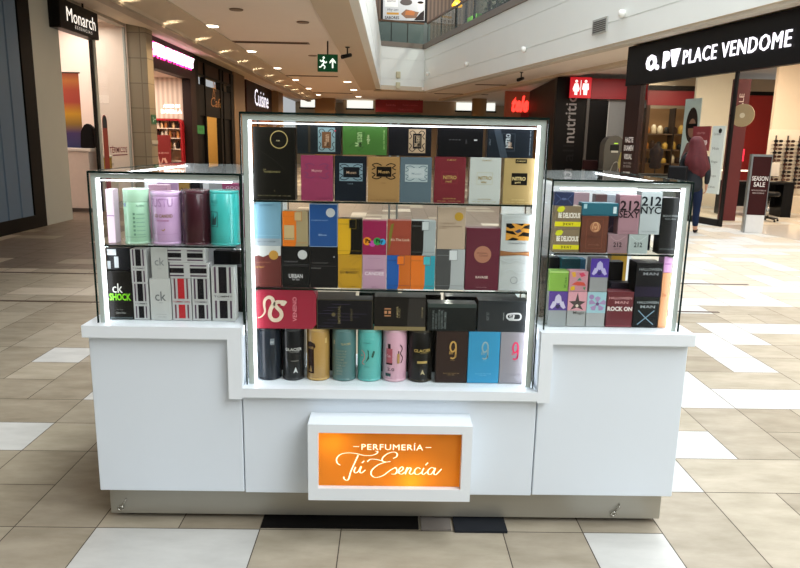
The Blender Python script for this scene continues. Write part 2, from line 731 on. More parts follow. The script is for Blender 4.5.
# left shop rooms: shells behind the shopfront line
CREAMWALL = M('#e6d3c6', rough=0.7, vary=0.02)
bm = bmesh.new()
bx(bm, -9.9, -9.8, 12.0, 16.6, 0, 4.1)
bx(bm, -9.8, -5.995, 16.25, 16.6, 0, 4.1)
bx(bm, -9.8, -6.22, 12.05, 16.25, 4.05, 4.1)
bx(bm, -9.8, -6.36, 11.95, 12.05, 0, 4.1)
struct('wall_left', bm, CREAMWALL)
struct('wall_left_header', box_bm(-6.2, -6.02, 12.95, 16.2, 3.97, 4.1), LEFTBAND)
STRIPEWALL = stripe_mat('striped_wallpaper', '#c9b4a4', '#ead9cb', (2.2, 0, 0), 0.6)
bm = bmesh.new()
bx(bm, -9.5, -6.06, 21.2, 21.3, 0, 3.3)
struct('wall_left_striped', bm, STRIPEWALL)
struct('wall_left_shop_back', box_bm(-9.6, -9.5, 17.2, 21.3, 0, 3.4), CREAMWALL)
struct('wall_left_shop_lid', box_bm(-9.6, -6.02, 17.2, 21.3, 3.3, 3.4), CREAMWALL)
struct('wall_left_beyond', box_bm(-6.7, -6.5, 28.6, 42.0, 0, 4.1), M('#c48a52', rough=0.6))
struct('wall_left_room', box_bm(-9.0, -6.3, 26.3, 26.4, 0, 3.4), M('#e0b260', rough=0.6))
struct('wall_left_side', box_bm(-9.1, -9.0, 21.5, 26.4, 0, 3.4), M('#d9a85a', rough=0.6))

# ---- right arcade walls
struct('wall_right_corridor', box_bm(6.4, 14, 27.2, 27.4, 0, 4.06), M('#a9a7a2', rough=0.6))

# ================================================================== KIOSK
KW = M('#dde6ee', rough=0.42, vary=0.02, scale=3)
KRIM = M('#e6edf2', rough=0.35, vary=0.015, scale=3)
STEEL = brushed_mat('brushed_steel', '#a9a69c')
kiosk = thing('perfume_kiosk', 'long white perfume kiosk counter with stepped rim and brushed steel kick plate', 'kiosk', (0, 2.52, 0))
KX0, KX1 = -1.145, 1.167
obj('side_cabinet', box_bm(KX0, -0.5675, 0, 1.18, 0.158, 0.812, 0.003), KW, kiosk)
obj('front_cabinet', box_bm(-0.5635, 0.591, 0, 0.42, 0.155, 0.574, 0.003), KW, kiosk)
obj('side_cabinet', box_bm(0.595, KX1, 0, 1.18, 0.158, 0.812, 0.003), KW, kiosk)
# rim: high over each wing, stepping down to the low middle ledge
bm = bmesh.new()
bx(bm, KX0 - 0.008, -0.556, -0.036, 1.2, 0.806, 0.852)
bx(bm, 0.584, KX1 + 0.008, -0.036, 1.2, 0.806, 0.852)
bx(bm, -0.608, -0.556, -0.036, 0.0, 0.568, 0.806)
bx(bm, 0.584, 0.632, -0.036, 0.0, 0.568, 0.806)
bx(bm, -0.556, 0.584, -0.036, 0.42, 0.575, 0.612)
obj('counter_rim', bm, KRIM, kiosk)
kick = obj('kick_plate', box_bm(-1.133, 1.152, 0.06, 0.075, 0.024, 0.162), STEEL, kiosk)
obj('kick_return', box_bm(-1.133, -1.12, 0.0755, 1.1, 0.024, 0.157), STEEL, kiosk)
obj('kick_return', box_bm(1.139, 1.152, 0.0755, 1.1, 0.024, 0.157), STEEL, kiosk)
for hx, hz in ((-1.09, 0.062), (0.955, 0.06)):
    bm = bmesh.new()
    ring = [(hx + 0.011 * cos(a), 0.052, hz - 0.012 + 0.009 * sin(a)) for a in [2 * pi * i / 14 for i in range(15)]]
    tube(bm, ring, 0.003, 6)
    tube(bm, [(hx + 0.006, 0.053, hz), (hx + 0.02, 0.05, hz + 0.02), (hx + 0.024, 0.06, hz + 0.03)], 0.0028, 6)
    obj('hook', bm, M('#c9c7be', rough=0.25, metal=1.0), kick)
for fx in (-1.0, -0.3, 0.35, 1.0):
    for fy in (0.14, 0.9):
        if fy > 0.5 and abs(fx) < 0.5:
            continue
        bm = bmesh.new()
        lathe(bm, [(0.03, 0.0), (0.03, 0.02), (0.014, 0.026), (0.014, 0.16)], 14, fx, fy)
        obj('foot', bm, M('#26231f', rough=0.6), kiosk)
bm = bmesh.new()
bx(bm, -1.11, 1.13, 0.09, 0.4, 0.10, 0.157)
obj('floor_board', bm, M('#2a2621', rough=0.8), kiosk)

# ---- folded scrap lying under the kiosk
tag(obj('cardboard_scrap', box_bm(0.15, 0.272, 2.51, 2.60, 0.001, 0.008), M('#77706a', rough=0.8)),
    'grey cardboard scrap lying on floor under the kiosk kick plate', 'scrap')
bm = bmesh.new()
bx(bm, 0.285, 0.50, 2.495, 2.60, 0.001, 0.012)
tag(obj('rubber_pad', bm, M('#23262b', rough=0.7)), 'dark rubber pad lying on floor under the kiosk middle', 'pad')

tag(obj('shade_strip', box_bm(-0.505, 0.14, 2.515, 2.62, 0.001, 0.004), M('#0e0d0c', rough=0.85)),  # dark strip added for the contact shade below the kick plate
    'thin black strip in place of shade on floor under left middle of the kiosk', 'mat')  # not a real mat, stands in for contact shade

# ---- illuminated sign box on the front
sign = thing('light_box_sign', 'white framed orange lit sign box with cream script on kiosk front', 'sign', (0.0155, 2.398, 0.194))
bm = bmesh.new()
W2, SH = 0.311, 0.311
fx0, fx1, fz0, fz1 = -0.2735, 0.2735, 0.05, 0.278
bx(bm, -W2, fx0, 0, 0.12, 0, SH)
bx(bm, fx1, W2, 0, 0.12, 0, SH)
bx(bm, fx0, fx1, 0, 0.12, 0, fz0)
bx(bm, fx0, fx1, 0, 0.12, fz1, SH)
bx(bm, fx0, fx1, 0.11, 0.12, fz0, fz1)
bmesh.ops.remove_doubles(bm, verts=bm.verts[:], dist=1e-5)
obj('sign_frame', bm, KRIM, sign)
ORANGE = translucent('orange_acrylic', '#f0b858')
obj('acrylic_panel', box_bm(fx0 + 0.001, fx1 - 0.001, 0.022, 0.025, fz0 + 0.001, fz1 - 0.001), ORANGE, sign)
CREAMLIT = emissive('#fff0c8', 1.0)


def SP(pts):
    """strokes drawn on the sign in a 4-per-unit grid -> metres on the sign face"""
    return [((x - 400.7) / 4 * 0.00377, 0.155 - (y - 247) / 4 * 0.00377 + 0.0) for x, y in pts]


bm = bmesh.new()
pen = lambda t, a: (0.0020 + 0.0032 * abs(sin(a)) ** 1.5)
for st in ([(200, 266), (188, 258), (184, 240), (196, 222), (220, 213), (255, 213), (295, 222), (325, 222), (346, 214), (351, 205), (341, 203)],
           [(272, 222), (258, 255), (242, 295), (233, 328), (224, 333), (215, 326), (214, 317)],
           [(262, 274), (256, 290), (261, 300), (273, 293), (285, 271)],
           [(285, 271), (279, 292), (286, 300), (302, 286)],
           [(287, 256), (297, 246)],
           [(414, 234), (428, 226), (430, 213), (418, 206), (396, 211), (375, 227), (370, 243), (384, 250), (404, 247)],
           [(384, 250), (352, 264), (328, 288), (327, 309), (345, 319), (374, 310), (404, 286), (425, 273)],
           [(309, 250), (322, 239), (345, 239), (372, 246)],
           [(425, 273), (431, 287), (424, 302), (408, 303)],
           [(424, 300), (442, 293), (456, 280), (452, 270), (441, 279), (438, 296), (450, 303), (466, 292)],
           [(466, 292), (474, 273), (465, 303)], [(468, 290), (482, 274), (488, 280), (482, 297), (490, 303), (503, 292)],
           [(527, 279), (516, 273), (504, 285), (505, 300), (518, 303), (534, 292)],
           [(541, 274), (533, 295), (540, 303), (554, 291)], [(547, 262), (557, 251)],
           [(587, 278), (573, 272), (559, 284), (559, 300), (571, 301), (586, 280)], [(588, 274), (582, 297), (591, 303), (613, 278)]):
    ribbon(bm, SP(catmull(st, 6)), pen, 0.0205)
obj('script_lettering', bm, CREAMLIT, sign)
letters(sign, 'PERFUMERÍA', CREAMLIT, w=0.236, h=0.03, cx=0.009, cz=0.2165, y=0.0205, bold=0.0, spacing=1.1)
for a in (-0.129, 0.147):
    obj('dash', box_bm(a - 0.011, a + 0.011, 0.0198, 0.0205, 0.2135, 0.2155), CREAMLIT, sign)
bm = bmesh.new()
tube(bm, [(-0.26, 0.09, 0.07), (0.26, 0.09, 0.07)], 0.008, 8)
obj('lamp_tube', bm, emissive('#ffe9c0', 2.0), sign)
point_light('sign_lamp_right', (0.10, 2.47, 0.262), 0.42, (1, 0.9, 0.7), 0.05)
point_light('sign_lamp_left', (-0.20, 2.47, 0.42), 0.22, (1, 0.9, 0.7), 0.05)

# ================================================================== DISPLAY CASES
ALU = M('#b4bdb8', rough=0.35)
LED = emissive('#f6f8ff', 5.0)
LEDRAIL = emissive('#f6f8ff', 12.0)


def display_case(label, x0, x1, z0, z1, y0, y1, shelves, leds, back=None, frames=('left', 'right'), fw=0.02, lw=0.026):
    t = thing('display_case', label, 'display case', ((x0 + x1) / 2, y0, z0))
    hw = (x1 - x0) / 2
    D = y1 - y0
    H = z1 - z0
    g = 0.008
    obj('front_glass', box_bm(-hw + g, hw - g, 0, g, 0.001, H - g), GLASS, t)
    obj('side_glass', box_bm(-hw, -hw + g, g, D, 0.001, H - g), GLASS, t)
    obj('side_glass', box_bm(hw - g, hw, g, D, 0.001, H - g), GLASS, t)
    obj('top_glass', box_bm(-hw + 0.002, hw - 0.002, g, D, H - g + 0.0005, H), TOPGLASS, t)
    bm = bmesh.new()     # the polished dark green edges of the panes
    bx(bm, -hw - 0.001, -hw + 0.004, -0.001, 0.006, 0.001, H)
    bx(bm, hw - 0.004, hw + 0.001, -0.001, 0.006, 0.001, H)
    bx(bm, -hw + 0.004, hw - 0.004, -0.001, 0.006, H - 0.007, H + 0.001)
    bx(bm, -hw - 0.001, -hw + 0.004, 0.006, D, H - 0.007, H + 0.001)
    bx(bm, hw - 0.004, hw + 0.001, 0.006, D, H - 0.007, H + 0.001)
    bx(bm, -hw - 0.001, -hw + 0.004, D - 0.006, D, 0.001, H - 0.007)
    bx(bm, hw - 0.004, hw + 0.001, D - 0.006, D, 0.001, H - 0.007)
    obj('glass_edge', bm, GLASSEDGE, t)
    bm = bmesh.new()     # aluminium angle just behind the front pane
    if 'left' in frames:
        bx(bm, -hw + g, -hw + g + fw, g, g + 0.012, 0.001, H - g - fw)
    if 'right' in frames:
        bx(bm, hw - g - fw, hw - g, g, g + 0.012, 0.001, H - g - fw)
    bx(bm, -hw + g, hw - g, g, g + 0.012, H - g - fw, H - g)
    obj('frame', bm, ALU, t)
    for side in leds:
        bm = bmesh.new()
        if side == 'left':
            bx(bm, -hw + g + 0.001, -hw + g + 0.001 + lw, g + 0.013, g + 0.028, 0.004, H - g - 0.012)
        elif side == 'right':
            bx(bm, hw - g - 0.001 - lw, hw - g - 0.001, g + 0.013, g + 0.028, 0.004, H - g - 0.012)
        elif side == 'top':
            bx(bm, -hw + g + 0.03, hw - g - 0.03, g + 0.016, g + 0.03, H - g - fw - 0.0115, H - g - fw - 0.0075)
        elif side == 'left_rail':
            bx(bm, -hw + g + 0.002, -hw + g + 0.016, g + 0.04, D - 0.02, H - g - 0.016, H - g - 0.008)
        elif side == 'right_rail':
            bx(bm, hw - g - 0.016, hw - g - 0.002, g + 0.04, D - 0.02, H - g - 0.016, H - g - 0.008)
        obj('led_strip', bm, LEDRAIL if side.endswith('rail') else LED, t)
    for zs in shelves:
        DS = D - 0.02 if back == 'doors' else 0.495
        s = obj('shelf', box_bm(-hw + g + 0.022, hw - g - 0.022, 0.034, DS, zs - z0 - 0.006, zs - z0), GLASS, t)
        obj('shelf_edge', box_bm(-hw + g + 0.022, hw - g - 0.022, 0.031, 0.034, zs - z0 - 0.006, zs - z0), GLASSEDGE, s)
        for sx in (-1, 1):
            for yy in (0.05, DS - 0.04):
                bm = bmesh.new()
                xa = sx * (hw - g - 0.001)
                tube(bm, [(xa, yy, zs - z0 - 0.0108), (xa - sx * 0.032, yy, zs - z0 - 0.0108)], 0.0045, 8)
                obj('shelf_pin', bm, M('#d5d8da', rough=0.2, metal=1.0), s)
    if back == 'doors':
        obj('back_door', box_bm(-hw + g, 0.02, D - 0.012, D - 0.007, 0.003, H - g), GLASS, t)
        obj('back_door', box_bm(-0.02, hw - g, D - 0.006, D - 0.001, 0.003, H - g), GLASS, t)
        bm = bmesh.new()
        for xx in (-0.02, 0.012):
            bx(bm, xx, xx + 0.008, D - 0.013, D, 0.003, H - g)
        obj('door_stile', bm, ALU, t)
    elif back == 'panel':
        obj('back_panel', box_bm(-hw + g, hw - g, D - 0.012, D - 0.002, 0.003, H - g), M('#e3e6e8', rough=0.5), t)
        obj('divider', box_bm(-hw + g + 0.02, hw - g - 0.02, 0.50, 0.506, 0.003, H - 0.045), M('#e9ebee', rough=0.5), t)
    return t


display_case('tall central glass display case full of perfume, three shelves high', -0.546, 0.572, 0.614, 1.646, 2.52, 2.86,
             [0.993, 1.328], ('left', 'right', 'top'), 'doors')
display_case('low glass display case on left wing of the kiosk', -1.105, -0.549, 0.853, 1.425, 2.52, 3.70,
             [1.150], ('left', 'top', 'left_rail'), 'panel', ('left',), 0.016, 0.021)
display_case('low glass display case on right wing of the kiosk', 0.598, 1.122, 0.853, 1.427, 2.52, 3.70,
             [1.148], ('right', 'top', 'right_rail'), 'panel', ('right',), 0.016, 0.021)

# ================================================================== PERFUME
BLACK, WHITE, GOLD, SILVER = '#14130f', '#e8e8e4', '#c9a85c', '#b9bcbc'
FRONT = 2.575


def art(parent, w, h, cmds, wrap=None):
    """printed artwork on the front of a carton. positions are fractions of width / height"""
    y = -0.0006
    for c in cmds:
        k = c[0]
        bm = None
        if k == 't':        # text, cx, cz, height fraction, colour, rot degrees, width fraction, bold
            _, s, cx, cz, hh, colr = c[:6]
            rotd = c[6] if len(c) > 6 else 0
            wf = c[7] if len(c) > 7 else None
            bold = c[8] if len(c) > 8 else 0.0
            name = 'lettering'
            ww = None
            if wf:
                ww = wf * (h if rotd else w)
            bm = text_bm(s, w=ww, h=1.15 * hh * (w if rotd else h), cx=(cx - 0.5) * w, cz=cz * h, y=y, rot=radians(rotd), bold=bold + 0.005)
            mat = M(colr, rough=0.35, vary=0.02)
        elif k == 'r':      # rectangle
            _, x0, x1, z0, z1, colr = c[:6]
            name = c[6] if len(c) > 6 else 'band'
            bm = quad_bm((x0 - 0.5) * w, (x1 - 0.5) * w, z0 * h, z1 * h, y, 8 if wrap else 1)
            mat = M(colr, rough=0.35, vary=0.03)
        elif k == 'd':      # disc
            _, cx, cz, r, colr = c[:5]
            name = c[5] if len(c) > 5 else 'seal'
            bm = disc_bm(r * w, (cx - 0.5) * w, cz * h, y)
            mat = M(colr, rough=0.3, vary=0.08)
        elif k == 'ring':
            _, cx, cz, r, r2, colr = c[:6]
            name = c[6] if len(c) > 6 else 'ring'
            bm = disc_bm(r * w, (cx - 0.5) * w, cz * h, y, r2 * w)
            mat = M(colr, rough=0.3, vary=0.05)
        elif k == 'frame':  # rectangular outline
            _, x0, x1, z0, z1, tw, colr = c[:7]
            name = c[7] if len(c) > 7 else 'border'
            bm = bmesh.new()
            X0, X1, Z0, Z1 = (x0 - 0.5) * w, (x1 - 0.5) * w, z0 * h, z1 * h
            o = [bm.verts.new((a, y, b)) for a, b in ((X0, Z0), (X1, Z0), (X1, Z1), (X0, Z1))]
            i = [bm.verts.new((a, y, b)) for a, b in ((X0 + tw, Z0 + tw), (X1 - tw, Z0 + tw), (X1 - tw, Z1 - tw), (X0 + tw, Z1 - tw))]
            for q in range(4):
                bm.faces.new((o[q], o[(q + 1) % 4], i[(q + 1) % 4], i[q]))
            mat = M(colr, rough=0.35, vary=0.05)
        elif k == 'p':      # polygon
            _, pts, colr = c[:3]
            name = c[3] if len(c) > 3 else 'shape'
            bm = poly_bm([((a - 0.5) * w, b * h) for a, b in pts], y)
            mat = M(colr, rough=0.35, vary=0.06)
        elif k == 's':      # strokes: list of point lists, stroke width in metres
            _, strokes, sw, colr = c[:4]
            name = c[4] if len(c) > 4 else 'ornament'
            bm = bmesh.new()
            for st in strokes:
                ribbon(bm, [((a - 0.5) * w, b * h) for a, b in catmull(st, 5)], sw, y)
            mat = M(colr, rough=0.35, vary=0.05)
        if wrap:
            wrap_bm(bm, wrap)
        bmesh.ops.recalc_face_normals(bm, faces=bm.faces[:])
        obj(name, bm, mat, parent)
        y -= 0.0002


def pbox(label, cx, w, z0, h, colour, cmds=(), group=None, depth=0.055, front=FRONT, rz=0.0, name='perfume_box', cat='perfume box', chamfer=0.0):
    t = thing(name, label, cat, (cx, front, z0), radians(rz), group)
    hw = w / 2 - 0.0006
    hh = h - 0.0004
    if chamfer:
        bm = prism(bmesh.new(), [(-hw, 0), (hw - chamfer, 0), (hw, chamfer), (hw, hh - chamfer), (hw - chamfer, hh), (-hw, hh)], 0, depth)
    else:
        bm = box_bm(-hw, hw, 0, depth, 0, hh, 0.0009)
    obj('carton', bm, carton(colour), t)
    art(t, w, h, cmds)
    return t


G1 = 'perfume boxes on the top shelf of the central case'
G2 = 'perfume boxes on the middle shelf of the central case'
G3 = 'perfume boxes lying across the bottom canisters'
G4 = 'perfumes standing on the base of the central case'
GL = 'perfumes in the left case'
GR = 'perfumes in the right case'
S1, S2, S4 = 1.3282, 0.9932, 0.6142


def scroll(cx, cz, a, b):
    """four curling corner ornaments round a label"""
    out = []
    for sx in (-1, 1):
        for sz in (-1, 1):
            out.append([(cx + sx * a * 0.2, cz + sz * b * 0.75), (cx + sx * a * 0.6, cz + sz * b * 1.0), (cx + sx * a, cz + sz * b * 0.8),
                        (cx + sx * a * 0.75, cz + sz * b * 0.45), (cx + sx * a * 1.05, cz + sz * b * 0.2)])
    return out


# ---------------- central case, top shelf
pbox('big black box with a gold ring, far left of the top shelf', -0.433, 0.156, S1, 0.268, '#17150f',
     [('ring', 0.62, 0.83, 0.21, 0.19, '#b8a468'), ('t', 'ENR', 0.60, 0.815, 0.016, '#d9c99a', 0), ('t', 'LA', 0.27, 0.42, 0.02, '#8d8257'),
      ('t', 'TUXEDANDO', 0.44, 0.39, 0.02, '#a29663', 0, 0.40), ('t', 'L', 0.5, 0.13, 0.016, '#8d8257'),
      ('t', 'EAU DE PARFUM 100 ML', 0.5, 0.06, 0.014, '#6f6849', 0, 0.8), ('s', [[(0.1, 0.7), (0.5, 0.55), (0.8, 0.38)]], 0.0012, '#2c2a24', 'crease')], G1)
ROW = 0.168
pbox('dark maroon pink box with scrollwork, left end of lower top-shelf row', -0.275, 0.12, S1, ROW, '#a63a63',
     [('s', scroll(0.5, 0.66, 0.36, 0.16), 0.002, '#6b3a63'), ('t', 'Majesty', 0.5, 0.66, 0.06, '#e0a9a9', 0, 0.32), ('t', 'NITRO', 0.5, 0.38, 0.02, '#7a2a48'),
      ('t', 'EAU DE PARFUM', 0.7, 0.06, 0.018, '#6b2440', 0, 0.4)], G1)
pbox('navy black box with a blue lace frame around its label', -0.150, 0.12, S1, ROW, '#1b222b',
     [('r', 0.16, 0.88, 0.45, 0.84, '#7e98a3', 'lace_frame'), ('s', scroll(0.52, 0.645, 0.34, 0.17), 0.003, '#27323d'), ('r', 0.28, 0.78, 0.53, 0.76, '#12161b', 'label_panel'),
      ('t', 'Musan', 0.53, 0.64, 0.05, '#c9a88a', 0, 0.3), ('t', 'PARFUM', 0.5, 0.39, 0.02, '#6f8792')], G1)
pbox('tan gold box with a black scroll label', -0.025, 0.119, S1, ROW, '#b88d55',
     [('s', scroll(0.5, 0.68, 0.36, 0.17), 0.0035, '#15110c'), ('r', 0.27, 0.74, 0.56, 0.78, '#15110c', 'label_panel'),
      ('t', 'Musan', 0.5, 0.67, 0.06, '#c9a265', 0, 0.34), ('t', 'POUR', 0.5, 0.42, 0.022, '#6d4d25'), ('t', 'EAU DE PARFUM 100 ML', 0.5, 0.05, 0.016, '#7a5a2d', 0, 0.8)], G1)
pbox('steel blue box with a pale lace label', 0.095, 0.119, S1, ROW, '#5f7480',
     [('r', 0.16, 0.87, 0.46, 0.84, '#a7b6b8', 'lace_frame'), ('s', scroll(0.52, 0.65, 0.33, 0.16), 0.0025, '#566a74'), ('r', 0.27, 0.77, 0.55, 0.76, '#b8c3c4', 'label_panel'),
      ('t', 'Musan', 0.52, 0.64, 0.04, '#8697a0', 0, 0.3), ('t', '100 ML', 0.8, 0.06, 0.018, '#455760')], G1)
for lab, cx, colr, txt, sub, tc_, fr in (
        ('dark red box with fine gold frame and letters', 0.223, '#7d1626', 'NITRO', 'red', '#c2a25e', '#94303b'),
        ('white box with fine gold frame and letters', 0.355, '#d7ded8', 'NITRO', 'white', '#a08a4a', '#b9b58f'),
        ('pale gold box with two black squares', 0.483, '#c0a468', 'NITRO', 'gold', '#d8c184', '#14120e')):
    cm = [('frame', 0.24, 0.74, 0.42, 0.68, 0.0012, fr)] if sub != 'gold' else [('r', 0.26, 0.76, 0.42, 0.68, '#14120e', 'label_panel'), ('r', 0.36, 0.72, 0.89, 0.98, '#14120e', 'label_panel')]
    cm += [('t', txt, 0.5, 0.56, 0.07, tc_, 0, 0.42, 0.015), ('t', sub, 0.46, 0.475, 0.045, tc_, 0, 0.18, 0.01), ('t', 'DUMONT', 0.54, 0.935, 0.028, tc_),
           ('t', 'EAU DE PARFUM', 0.5, 0.10, 0.022, tc_, 0, 0.4), ('t', '100 ML  3.4 FL OZ', 0.5, 0.045, 0.016, tc_, 0, 0.75)]
    pbox(lab + ' on the top shelf', cx, 0.118, S1, 0.172, colr, cm, G1)
UP = S1 + 0.172
for lab, cx, w, colr, cm in (
        ('black box lying flat with a teal and gold lace plaque, beside the big ring box', -0.267, 0.163, '#20262a',
         [('r', 0.48, 0.87, 0.08, 0.86, '#7f9aa0', 'lace_frame'), ('s', scroll(0.675, 0.47, 0.17, 0.34), 0.003, '#2a3a40'), ('r', 0.57, 0.78, 0.2, 0.72, '#6e4a2e', 'label_panel'),
          ('t', 'Musan', 0.675, 0.46, 0.1, '#c9a88a', 90, 0.35), ('d', 0.87, 0.76, 0.02, '#b23a4a', 'dot'), ('r', 0.26, 0.31, 0.05, 0.9, '#3a3328', 'stripe')]),
        ('green box lying flat on the dark lower boxes', -0.097, 0.165, '#447a2c',
         [('s', [[(0.16, 0.75), (0.3, 0.9), (0.35, 0.6), (0.5, 0.75), (0.42, 0.45)], [(0.15, 0.25), (0.3, 0.4), (0.36, 0.15), (0.48, 0.3)]], 0.003, '#2f5a20'),
          ('t', 'Musan', 0.36, 0.5, 0.14, '#a8c98a', 90, 0.45), ('t', 'verde', 0.57, 0.5, 0.05, '#c9dba0', 90, 0.3), ('t', 'EAU DE PARFUM', 0.93, 0.5, 0.03, '#9cbf7a', 90, 0.6),
          ('r', 0.54, 0.62, 0.48, 0.5, '#d6e5b8', 'dash')]),
        ('black box lying flat with a beige lace plaque, next to the green one', 0.070, 0.160, '#15151a',
         [('r', 0.47, 0.86, 0.1, 0.86, '#b29a7e', 'lace_frame'), ('s', scroll(0.665, 0.48, 0.17, 0.33), 0.003, '#2a2420'), ('r', 0.57, 0.77, 0.24, 0.72, '#15151a', 'label_panel'),
          ('t', 'Musan', 0.665, 0.48, 0.1, '#c9b090', 90, 0.32), ('frame', 0.60, 0.74, 0.3, 0.66, 0.001, '#b29a7e')]),
        ('plain black glossy box lying flat on the red and white boxes', 0.257, 0.170, '#0d0d10',
         [('r', 0.80, 0.87, 0.53, 0.57, '#d8d8d8', 'dash'), ('t', 'EAU', 0.63, 0.5, 0.03, '#4a4a50', 90), ('t', '- - - -', 0.38, 0.55, 0.02, '#6a6a70', 0, 0.24)]),
        ('blue black box with slanted sheen lying at right end of top shelf', 0.443, 0.172, '#1a212b',
         [('p', [(0.12, 1.0), (0.26, 1.0), (0.46, 0.0), (0.30, 0.0)], '#2f3b47', 'stripe'), ('frame', 0.32, 0.60, 0.22, 0.78, 0.0009, '#4b5864'),
          ('t', 'NITRO', 0.45, 0.55, 0.09, '#b8c2c6', 90, 0.45, 0.02), ('t', 'pour', 0.51, 0.42, 0.09, '#c9a78a', 90, 0.2),
          ('t', 'EAU DE PARFUM 100 ML', 0.93, 0.5, 0.02, '#8a98a4', 90, 0.8), ('t', 'SPRAY', 0.06, 0.5, 0.03, '#6f7d88', 90)])):
    pbox(lab, cx, w, UP + 0.0005, 0.113, colr, cm, G1)

# ---------------- central case, middle shelf, lower row
def two_tone(left, right, split, tab, line='#3b3a36'):
    """the flask-shaped two-colour pattern: left block with a cap tab against a right block"""
    sx = split
    return [('p', [(0, 0), (sx - 0.06, 0), (sx - 0.02, 0.06), (sx, 0.2), (sx, 1.0), (0, 1.0)], left, 'flask_side'),
            ('r', sx - 0.06, sx + 0.2, 0.74, 0.97, right if tab is None else tab, 'flask_cap'),
            ('frame', sx - 0.08, sx + 0.22, 0.72, 0.99, 0.0012, line),
            ('r', 0.0, sx - 0.08, 0.845, 0.856, line, 'rule'), ('r', 0.0, 0.96, 0.10, 0.108, line, 'rule')]


pbox('maroon box with white torn top and gold seal, lower left of middle shelf', -0.467, 0.106, S2, 0.16, '#6a2b25',
     [('p', [(0, 0.74), (0.2, 0.77), (0.36, 0.73), (0.55, 0.79), (0.74, 0.75), (1, 0.77), (1, 1), (0, 1)], '#b9bdb9', 'torn_top'),
      ('d', 0.74, 0.78, 0.17, '#b1853b'), ('t', 'CLUB DE NUIT', 0.36, 0.60, 0.03, '#9c6a50', 0, 0.55), ('t', 'EXTRAIT', 0.24, 0.485, 0.04, '#b98f4b', 0, 0.32),
      ('r', 0, 1, 0.07, 0.075, '#8a4a3a', 'rule')], G2)
pbox('black box with a silver seal and white title on the middle shelf', -0.358, 0.106, S2, 0.16, '#191919',
     [('d', 0.75, 0.80, 0.17, '#c3c6c6'), ('t', 'CLUB DE NUIT', 0.34, 0.63, 0.03, '#777', 0, 0.5) if False else ('t', 'CLUB DE NUIT', 0.34, 0.63, 0.03, '#77777a', 0, 0.5),
      ('r', 0, 1, 0.56, 0.566, '#5a5a5c', 'rule'), ('r', 0, 1, 0.525, 0.531, '#5a5a5c', 'rule'), ('t', 'URBAN', 0.5, 0.28, 0.09, '#d0d0d0', 0, 0.5, 0.01),
      ('t', 'for him', 0.5, 0.20, 0.05, '#b0b0b0', 0, 0.26)], G2)
pbox('plain black box without seal, right of the silver sealed black box', -0.250, 0.106, S2, 0.16, '#1b1a1b',
     [('t', 'CLUB DE NUIT', 0.36, 0.61, 0.025, '#6f6c6a', 0, 0.6), ('r', 0.05, 1, 0.53, 0.536, '#4b4a4a', 'rule'), ('t', 'INTENSE', 0.22, 0.48, 0.025, '#8b8885', 0, 0.35),
      ('d', 0.87, 0.76, 0.02, '#d8d8d8', 'dot')], G2)
pbox('bright yellow box with leaf line drawings, middle shelf lower row', -0.150, 0.092, S2, 0.132, '#d8a41f',
     [('t', 'GO MANGO!', 0.45, 0.48, 0.08, '#4b3a10', 0, 0.72, 0.01), ('t', 'ODYSSEY', 0.5, 0.57, 0.03, '#7b5d18', 0, 0.7), ('s', [[(0.45, 0.93), (0.65, 0.97), (0.95, 0.95)], [(0.5, 0.78), (0.7, 0.9), (0.97, 0.92)], [(0.62, 0.7), (0.8, 0.82), (0.98, 0.88)], [(0.92, 0.6), (0.85, 0.45), (0.96, 0.3)], [(0.02, 0.2), (0.12, 0.12), (0.22, 0.02)]], 0.0013, '#8a6a1c', 'leaf_lines'),
      ('t', '100 ML', 0.66, 0.05, 0.03, '#8a6a1c')], G2)
pbox('pale pink box with white lettering beside the yellow leaf box', -0.056, 0.092, S2, 0.132, '#d3a6bf',
     [('t', 'CANDEE', 0.5, 0.45, 0.09, '#efe0ea', 0, 0.8, 0.01), ('t', 'ODYSSEY', 0.5, 0.56, 0.035, '#8a5a78', 0, 0.78), ('t', 'limoni design', 0.5, 0.90, 0.025, '#94688a', 0, 0.5), ('t', '100 ML', 0.5, 0.05, 0.03, '#94688a')], G2)
pbox('royal blue and orange two-tone box', 0.038, 0.093, S2, 0.132, '#e6761c', two_tone('#1456a4', '#e6761c', 0.5, '#e6761c', '#2b3a5c'), G2)
pbox('orange and turquoise two-tone box', 0.131, 0.093, S2, 0.132, '#2eb0c4', two_tone('#e0731f', '#2eb0c4', 0.58, '#45b6c0', '#9a5a2a'), G2)
pbox('grey and white two-tone box under the beige box', 0.236, 0.111, S2, 0.159, '#c3cacb', two_tone('#47494a', '#c3cacb', 0.52, '#d3d9da', '#7d8283'), G2)
pbox('tall burgundy box with a bronze disc on the middle shelf', 0.359, 0.131, S2, 0.243, '#67142f',
     [('d', 0.5, 0.58, 0.25, '#a9745c', 'medallion'), ('t', 'Arabian', 0.48, 0.605, 0.025, '#5b2a24', 0, 0.3), ('t', 'Cloud', 0.52, 0.565, 0.03, '#5b2a24', 0, 0.24),
      ('t', 'RAVAGE', 0.5, 0.215, 0.035, '#d7c3b8', 0, 0.36, 0.02), ('t', 'EAU DE PARFUM', 0.5, 0.05, 0.015, '#a4787e', 0, 0.3)], G2)
